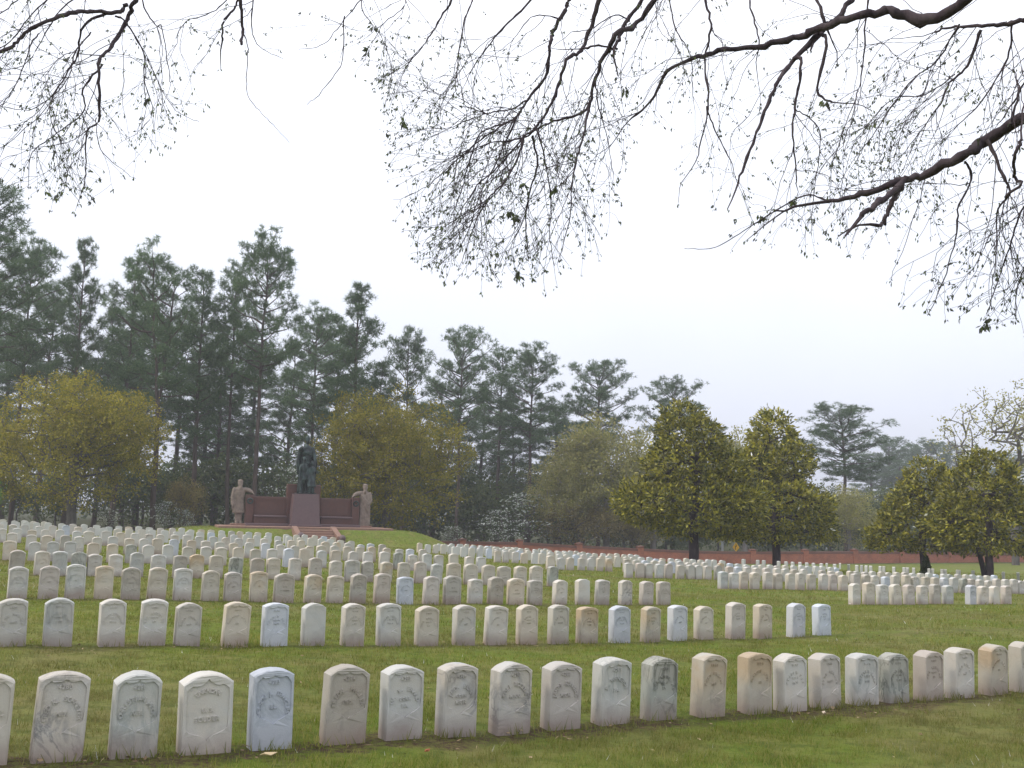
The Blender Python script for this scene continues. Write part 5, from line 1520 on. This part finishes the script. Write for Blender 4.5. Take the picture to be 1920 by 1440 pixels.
def overhang(sec, label, seed):
    rng = np.random.default_rng(seed)
    tx, ty = TRUNK_AT[sec]; gz = g1(tx, ty)
    root = empty('overhanging_tree', (tx, ty, gz)); off = np.array([tx, ty, gz])
    tag(root, label, 'tree')
    tr = smooth_path([(tx, ty, gz - .6), (tx + .05, ty, gz + 1.2), (tx - .05, ty + .05, gz + 3.0), tuple(HIGH[sec][0] + [0, 0, .3])], 14)
    v, q = tube(tr - off, np.linspace(.42, .26, 14), 14)
    obj('trunk', np_mesh('trunk', v, [q], DARK_BARK, True), root)
    hp = smooth_path(HIGH[sec], 40)
    v, q = tube(hp - off, np.linspace(.20, .03, 40), 10)
    obj('main_limb', np_mesh('main_limb', v, [q], DARK_BARK, True), root)
    top = smooth_path([tuple(tr[-1]), (tx * .95, ty - 1.0, 8.5), (tx * .9, ty - 1.6, 11.0)], 12)
    v, q = tube(top - off, np.linspace(.26, .08, 12), 10)
    obj('leader', np_mesh('leader', v, [q], DARK_BARK, True), root)
    twigs, leafP, leafD = [], [], []
    first = None
    def inside(p):
        u, w = proj(p)[0]
        return w < np.interp(u, *YMAX) + rng.normal(-25, 30)
    def leaves_at(p, d, big=1.0):
        for _ in range(int(rng.integers(2, 5))):
            leafP.append(p + rng.normal(0, .007, 3)); leafD.append(np.append(unit(d * .5 + rng.normal(0, .55, 3) + [0, 0, -.75]), big * rng.uniform(.7, 1.25)))
    def grow(p, d, Ln, r, lvl, dens):
        n = max(3, int(Ln / .07)); pts = [p]; st = Ln / n
        for i in range(n):
            d = unit(d + rng.normal(0, .17, 3) + np.array([0, 0, -.055 if i > n * .2 else .01]))
            nx = pts[-1] + d * st
            if not inside(nx): break
            pts.append(nx)
        if len(pts) < 3: return
        pts = np.array(pts); m_ = len(pts)
        twigs.append(tube(pts, np.linspace(r, max(r * .45, .0011), m_), 4 if lvl == 1 else 3))
        if lvl == 1:
            k = int(Ln / .17 * min(dens, 1.1) * rng.uniform(.7, 1.3))
            for _ in range(k):
                i = int(rng.integers(max(1, m_ // 5), m_)); t_ = unit(pts[min(i, m_ - 1)] - pts[i - 1])
                grow(pts[i], unit(t_ + rng.normal(0, .5, 3) + [-.08, 0, -.15]), rng.uniform(.12, .5), max(r * .5, .0013), 2, dens)
            leaves_at(pts[-1], d)
        else:
            for i in range(1, m_):
                if rng.random() < .42: leaves_at(pts[i], d, .85)
            leaves_at(pts[-1], d, 1.0)
            if rng.random() < .012:
                for _ in range(4): leaves_at(pts[-1] + rng.normal(0, .015, 3), d, 2.0)
    for pix, (r0, r1), Ya, Yb, dens in LIMBS[sec]:
        k = len(pix)
        P = np.array([at(x, y, Ya + (Yb - Ya) * i / (k - 1)) for i, (x, y) in enumerate(pix)])
        P[1:-1, 1] += rng.normal(0, .06, k - 2)
        u0 = pix[0]
        conn = None
        if u0[1] < 0 or u0[0] > 1920 or u0[0] < 0:       # runs on, out of the picture, to the main limb or trunk
            if u0[0] > 1920 and u0[1] > 0: conn = np.array([tx - .3, ty + .2, min(P[0][2] + .3, gz + 4.0)])
            else:
                ok = hp[:, 0] > P[0][0] + .25 if sec == 'R' else hp[:, 0] < P[0][0] - .25
                cand = hp[ok] if ok.any() else hp
                conn = cand[np.argmin(np.linalg.norm(cand - P[0], axis=1))]
        fine = smooth_path(P, k * 5)
        rad = np.interp(np.linspace(0, 1, k * 5), [0, 1], [r0 * .80, r1 * .78]) * np.interp(np.linspace(0, 1, k * 5), [0, 1], [Ya, Yb]) / F_PX
        fine = fine + rng.normal(0, 1, fine.shape) * (rad[:, None] * .20 + .0022)
        draw = np.concatenate([fine, fine[-1:] + (fine[-1:] - fine[-2:-1]) * .15]); drad = np.append(rad * rng.uniform(.84, 1.14, len(rad)) * np.where(rng.random(len(rad)) < .08, 1.3, 1), rad[-1] * .25)
        if conn is not None:
            c_ = smooth_path([tuple(conn), tuple((conn + P[0]) / 2 + [0, 0, .08]), tuple(P[0])], 6)[:-1]
            draw = np.concatenate([c_, draw]); drad = np.concatenate([np.linspace(rad[0] * 1.35, rad[0] * 1.02, 5), drad])
        v, q = tube(draw - off, np.maximum(drad, .0016), 8 if r0 > 3 else 5)
        obj('limb', np_mesh('limb', v, [q], DARK_BARK, True), root)
        # twigs along the limb
        seg = np.linalg.norm(np.diff(fine, axis=0), axis=1); L = seg.sum()
        for _ in range(int(L / .15 * dens)):
            a = rng.random() ** .85; i = min(int(a * (len(fine) - 1)), len(fine) - 2)
            t_ = unit(fine[i + 1] - fine[i])
            big = rad[i] > .014
            if big and rng.random() < .35: continue
            d = unit(t_ * rng.uniform(.5, 1.2) + rng.normal(0, .45, 3) + [-.12 if sec == 'R' else -.05, 0, -.25])
            grow(fine[i] + d * rad[i] * .5, d, rng.uniform(.25, 1.15) * (1.15 if r1 < 1.2 else .9), min(rad[i] * .5, .0028) + .0005, 1, min(1.3, dens + .2))
        grow(fine[-1], unit(fine[-1] - fine[-3]), rng.uniform(.2, .5), max(rad[-1] * .9, .0014), 1, dens)
    tv, tf = merge(twigs)
    o = obj('twigs', np_mesh('twigs', tv - off, tf, DARK_BARK), root); o['kind'] = 'stuff'
    LP = np.array(leafP); LD = np.array(leafD)
    Lg = .029 * LD[:, 3]
    V, Q = leaf_quads(LP, LD[:, :3], rng.normal(0, 1, LP.shape), Lg, Lg * .40)
    o = obj('leaves', np_mesh('leaves', V - off, [Q], SPRING), root); o['kind'] = 'stuff'
    print('overhang', sec, len(twigs), len(LP))
overhang('R', 'dark overhanging tree with drooping budding limbs across the top right', 101)
overhang('L', 'dark overhanging budding branches hanging into the upper left corner', 102)

# ---------------------------------------------------------------- grass
def build_grass():
    rng = np.random.default_rng(201)
    m = leaf_mat('grass_blades', [(.105, .170, .013), (.155, .225, .017), (.205, .265, .024), (.26, .285, .042), (.31, .28, .09)], .45, .6, .15, 1.3, .75, 1.2, (.215, .185, .085))
    Vs = []
    for (y0, y1, dens, h, w) in ((2.6, 7.0, 5600, .034, .0042), (7.0, 12.0, 2500, .036, .0062), (12.0, 20.0, 900, .040, .010), (20.0, 34.0, 260, .045, .019), (34.0, 66.0, 75, .055, .034)):
        xw = y1 * .58 + 1.5
        n = int(dens * (y1 - y0) * 2 * xw)
        X = rng.uniform(-xw, xw, n); Y = rng.uniform(y0, y1, n)
        k = np.abs(X) < Y * .58 + 1.2
        X, Y = X[k], Y[k]
        # clumps, and thin worn strips along the rows
        cl = np.sin(X * 7.3 + np.sin(Y * 5.1) * 1.7) * np.sin(Y * 8.7 + np.sin(X * 4.3) * 1.9) + .6 * np.sin(X * 19 + Y * 7) * np.sin(Y * 23 - X * 5)
        t = (Y - ROW_M * X - ROW_C0 + .1) / ROW_DC; ds = np.abs(t - np.round(t)) * ROW_DC * CA
        ds = ds + .10 * np.sin(X * 3.1 + Y) + .06 * np.sin(X * 9.7)
        keep = rng.random(len(X)) < np.clip(.55 + .38 * cl, .06, 1) * np.clip((ds - .10) / .22, .10, 1)
        if y0 > 30:                                     # none on the paving of the monument
            ma = (X - MON[0]) * MU[0] + (Y - MON[1]) * MU[1]; mb_ = (X - MON[0]) * MV[0] + (Y - MON[1]) * MV[1]
            keep &= ~((np.abs(ma) < 5.0) & (mb_ > -2.5) & (mb_ < 1.2)) & ~((np.abs(ma - .25) < 1.5) & (mb_ > -5.0) & (mb_ < -2))
        X, Y, cl = X[keep], Y[keep], cl[keep]; n = len(X)
        Z = G_fast(X, Y)
        hh = h * rng.uniform(.45, 1.25, n) * (1 + .25 * np.clip(cl, -1, 1)); hh *= np.where(rng.random(n) < .015, 1.8, 1)
        a = rng.uniform(0, 6.28, n); ln = rng.uniform(.1, .9, n) * hh
        b = rng.uniform(0, 6.28, n)
        sx, sy = np.cos(a) * w / 2 * rng.uniform(.7, 1.4, n), np.sin(a) * w / 2
        tip = np.stack([X + np.cos(b) * ln, Y + np.sin(b) * ln, Z + hh], 1)
        V = np.stack([np.stack([X + sx, Y + sy, Z - .004], 1), np.stack([X - sx, Y - sy, Z - .004], 1), tip], 1).reshape(-1, 3)
        Vs.append(V)
    # longer untrimmed blades against the feet of the nearer stones
    BX, BY = [], []
    for st_ in STONES:
        dist = math.hypot(st_['X'], st_['Y'])
        if dist > 20: continue
        n = int(rng.integers(25, 75) * (1 if dist < 10 else .6))
        a = rng.uniform(-.19, .19, n) + rng.normal(0, .07); b = np.where(rng.random(n) < .72, -ST / 2 - .008 - np.abs(rng.normal(0, .035, n)), ST / 2 + np.abs(rng.normal(0, .04, n)))
        BX.append(st_['X'] + a * math.cos(ROW_ANG) - b * math.sin(ROW_ANG)); BY.append(st_['Y'] + a * math.sin(ROW_ANG) + b * math.cos(ROW_ANG))
    X, Y = np.concatenate(BX), np.concatenate(BY); n = len(X); Z = G_fast(X, Y)
    hh = rng.uniform(.025, .075, n) * np.where(rng.random(n) < .1, 1.5, 1); a = rng.uniform(0, 6.28, n); b = rng.uniform(0, 6.28, n); ln = hh * rng.uniform(.1, .7, n); w = .006
    V = np.stack([np.stack([X + np.cos(a) * w / 2, Y + np.sin(a) * w / 2, Z - .004], 1), np.stack([X - np.cos(a) * w / 2, Y - np.sin(a) * w / 2, Z - .004], 1), np.stack([X + np.cos(b) * ln, Y + np.sin(b) * ln, Z + hh], 1)], 1).reshape(-1, 3)
    Vs.append(V)
    V = np.concatenate(Vs)
    o = obj('grass', np_mesh('grass', V, [np.arange(len(V)).reshape(-1, 3)], m))
    tag(o, 'short mown green and yellowish grass between the rows of headstones', 'grass', None, 'stuff')
    print('grass', len(V) // 3)
_gx = np.arange(-42, 42.01, .5); _gy = np.arange(1, 68.01, .5)
_gg = G(*[q.ravel() for q in np.meshgrid(_gx, _gy)]).reshape(len(_gy), len(_gx))
def G_fast(X, Y):
    fx = np.clip((X - _gx[0]) / .5, 0, len(_gx) - 1.001); fy = np.clip((Y - _gy[0]) / .5, 0, len(_gy) - 1.001)
    i, j = fx.astype(int), fy.astype(int); u, v = fx - i, fy - j
    return _gg[j, i] * (1 - u) * (1 - v) + _gg[j, i + 1] * u * (1 - v) + _gg[j + 1, i] * (1 - u) * v + _gg[j + 1, i + 1] * u * v
build_grass()

# scattered dead leaves, pine straw and soil crumbs along the rows
rng = np.random.default_rng(301)
LX, LY = [], []
for k in range(3):
    n = (520, 420, 300)[k]; x = rng.uniform(-7, 8, n); y = row_c(k) + ROW_M * x + rng.normal(-.12, .28 if k else .22, n)
    LX.append(x); LY.append(y)
n = 260; LX.append(rng.uniform(-6, 7, n)); LY.append(rng.uniform(3.5, 14, n))
X, Y = np.concatenate(LX), np.concatenate(LY); n = len(X); Z = G_fast(X, Y)
straw_ = rng.random(n) < .45
Lg = np.where(straw_, rng.uniform(.05, .12, n), rng.uniform(.018, .04, n)); Wd = np.where(straw_, .004, Lg * .55)
D = np.stack([rng.normal(0, 1, n), rng.normal(0, 1, n), rng.normal(0, .15, n)], 1)
V, Q = leaf_quads(np.stack([X, Y, Z + rng.uniform(.006, .022, n)], 1), D, np.tile([0, 0, 1.0], (n, 1)) + rng.normal(0, .35, (n, 3)), Lg, Wd)
o = obj('leaf_litter', np_mesh('leaf_litter', V, [Q], leaf_mat('dead_leaf_litter', [(.10, .055, .035), (.20, .12, .06), (.33, .22, .11), (.14, .085, .06), (.42, .32, .20)], .1, .8, .1)))
tag(o, 'scattered dead leaves and pine straw on the soil along the front rows', 'leaf litter', None, 'stuff')

# fallen leaves on the grass
def leaf_patch(px, py, L, W, col, rz, label):
    d = ray(px, py); Y = 4.6
    for _ in range(30):
        P = at(px, py, Y); g_ = g1(P[0], Y)
        Y += (P[2] - g_) * 1.5
    P = at(px, py, Y)
    bm = bmesh.new(); n = 7; vs_ = []
    pts = [(-L / 2, 0, .012), (-L * .2, W * .5, .020), (L * .2, W * .42, .012), (L / 2, 0, .024), (L * .15, -W * .5, .014), (-L * .25, -W * .42, .022)]
    top_ = [bm.verts.new((x, y, z + .002)) for x, y, z in pts]; bot = [bm.verts.new((x, y, z)) for x, y, z in pts]
    bm.faces.new(top_); bm.faces.new(bot[::-1])
    for i in range(6): bm.faces.new((top_[i], bot[i], bot[(i + 1) % 6], top_[(i + 1) % 6]))
    bmesh.ops.recalc_face_normals(bm, faces=bm.faces[:])
    me = bpy.data.meshes.new('fallen_leaf'); bm.to_mesh(me); bm.free()
    me.materials.append(flat_mat('dead_leaf_' + str(px), col, .8))
    o = obj('fallen_leaf', me, loc=(P[0], P[1], g1(P[0], P[1]) + .012)); o.rotation_euler.z = rz
    tag(o, label, 'leaf', 'fallen leaves')
leaf_patch(503, 1425, .085, .035, (.60, .47, .30), .15, 'pale tan fallen leaf on grass below the bluish stone 4283')
leaf_patch(801, 1418, .035, .020, (.34, .12, .06), .6, 'small red-brown fallen leaf on the foreground grass')
leaf_patch(1545, 1344, .035, .025, (.60, .50, .40), 1.0, 'small pale fallen leaf in front of right part of front row')

# ---------------------------------------------------------------- haze
v, q = box(-1600, 1600, -450, 2300, -7.5, 33.0)
hm, nt, out = new_mat('thin_haze')
pv = nd(nt, 'ShaderNodeVolumePrincipled')
pv.inputs['Color'].default_value = (.90, .93, 1.0, 1)
pv.inputs['Density'].default_value = .0010
pv.inputs['Anisotropy'].default_value = .2
nt.links.new(pv.outputs[0], out.inputs['Volume'])
o = obj('haze', fix_normals(np_mesh('haze', v, [q], hm)))
tag(o, kind='stuff')
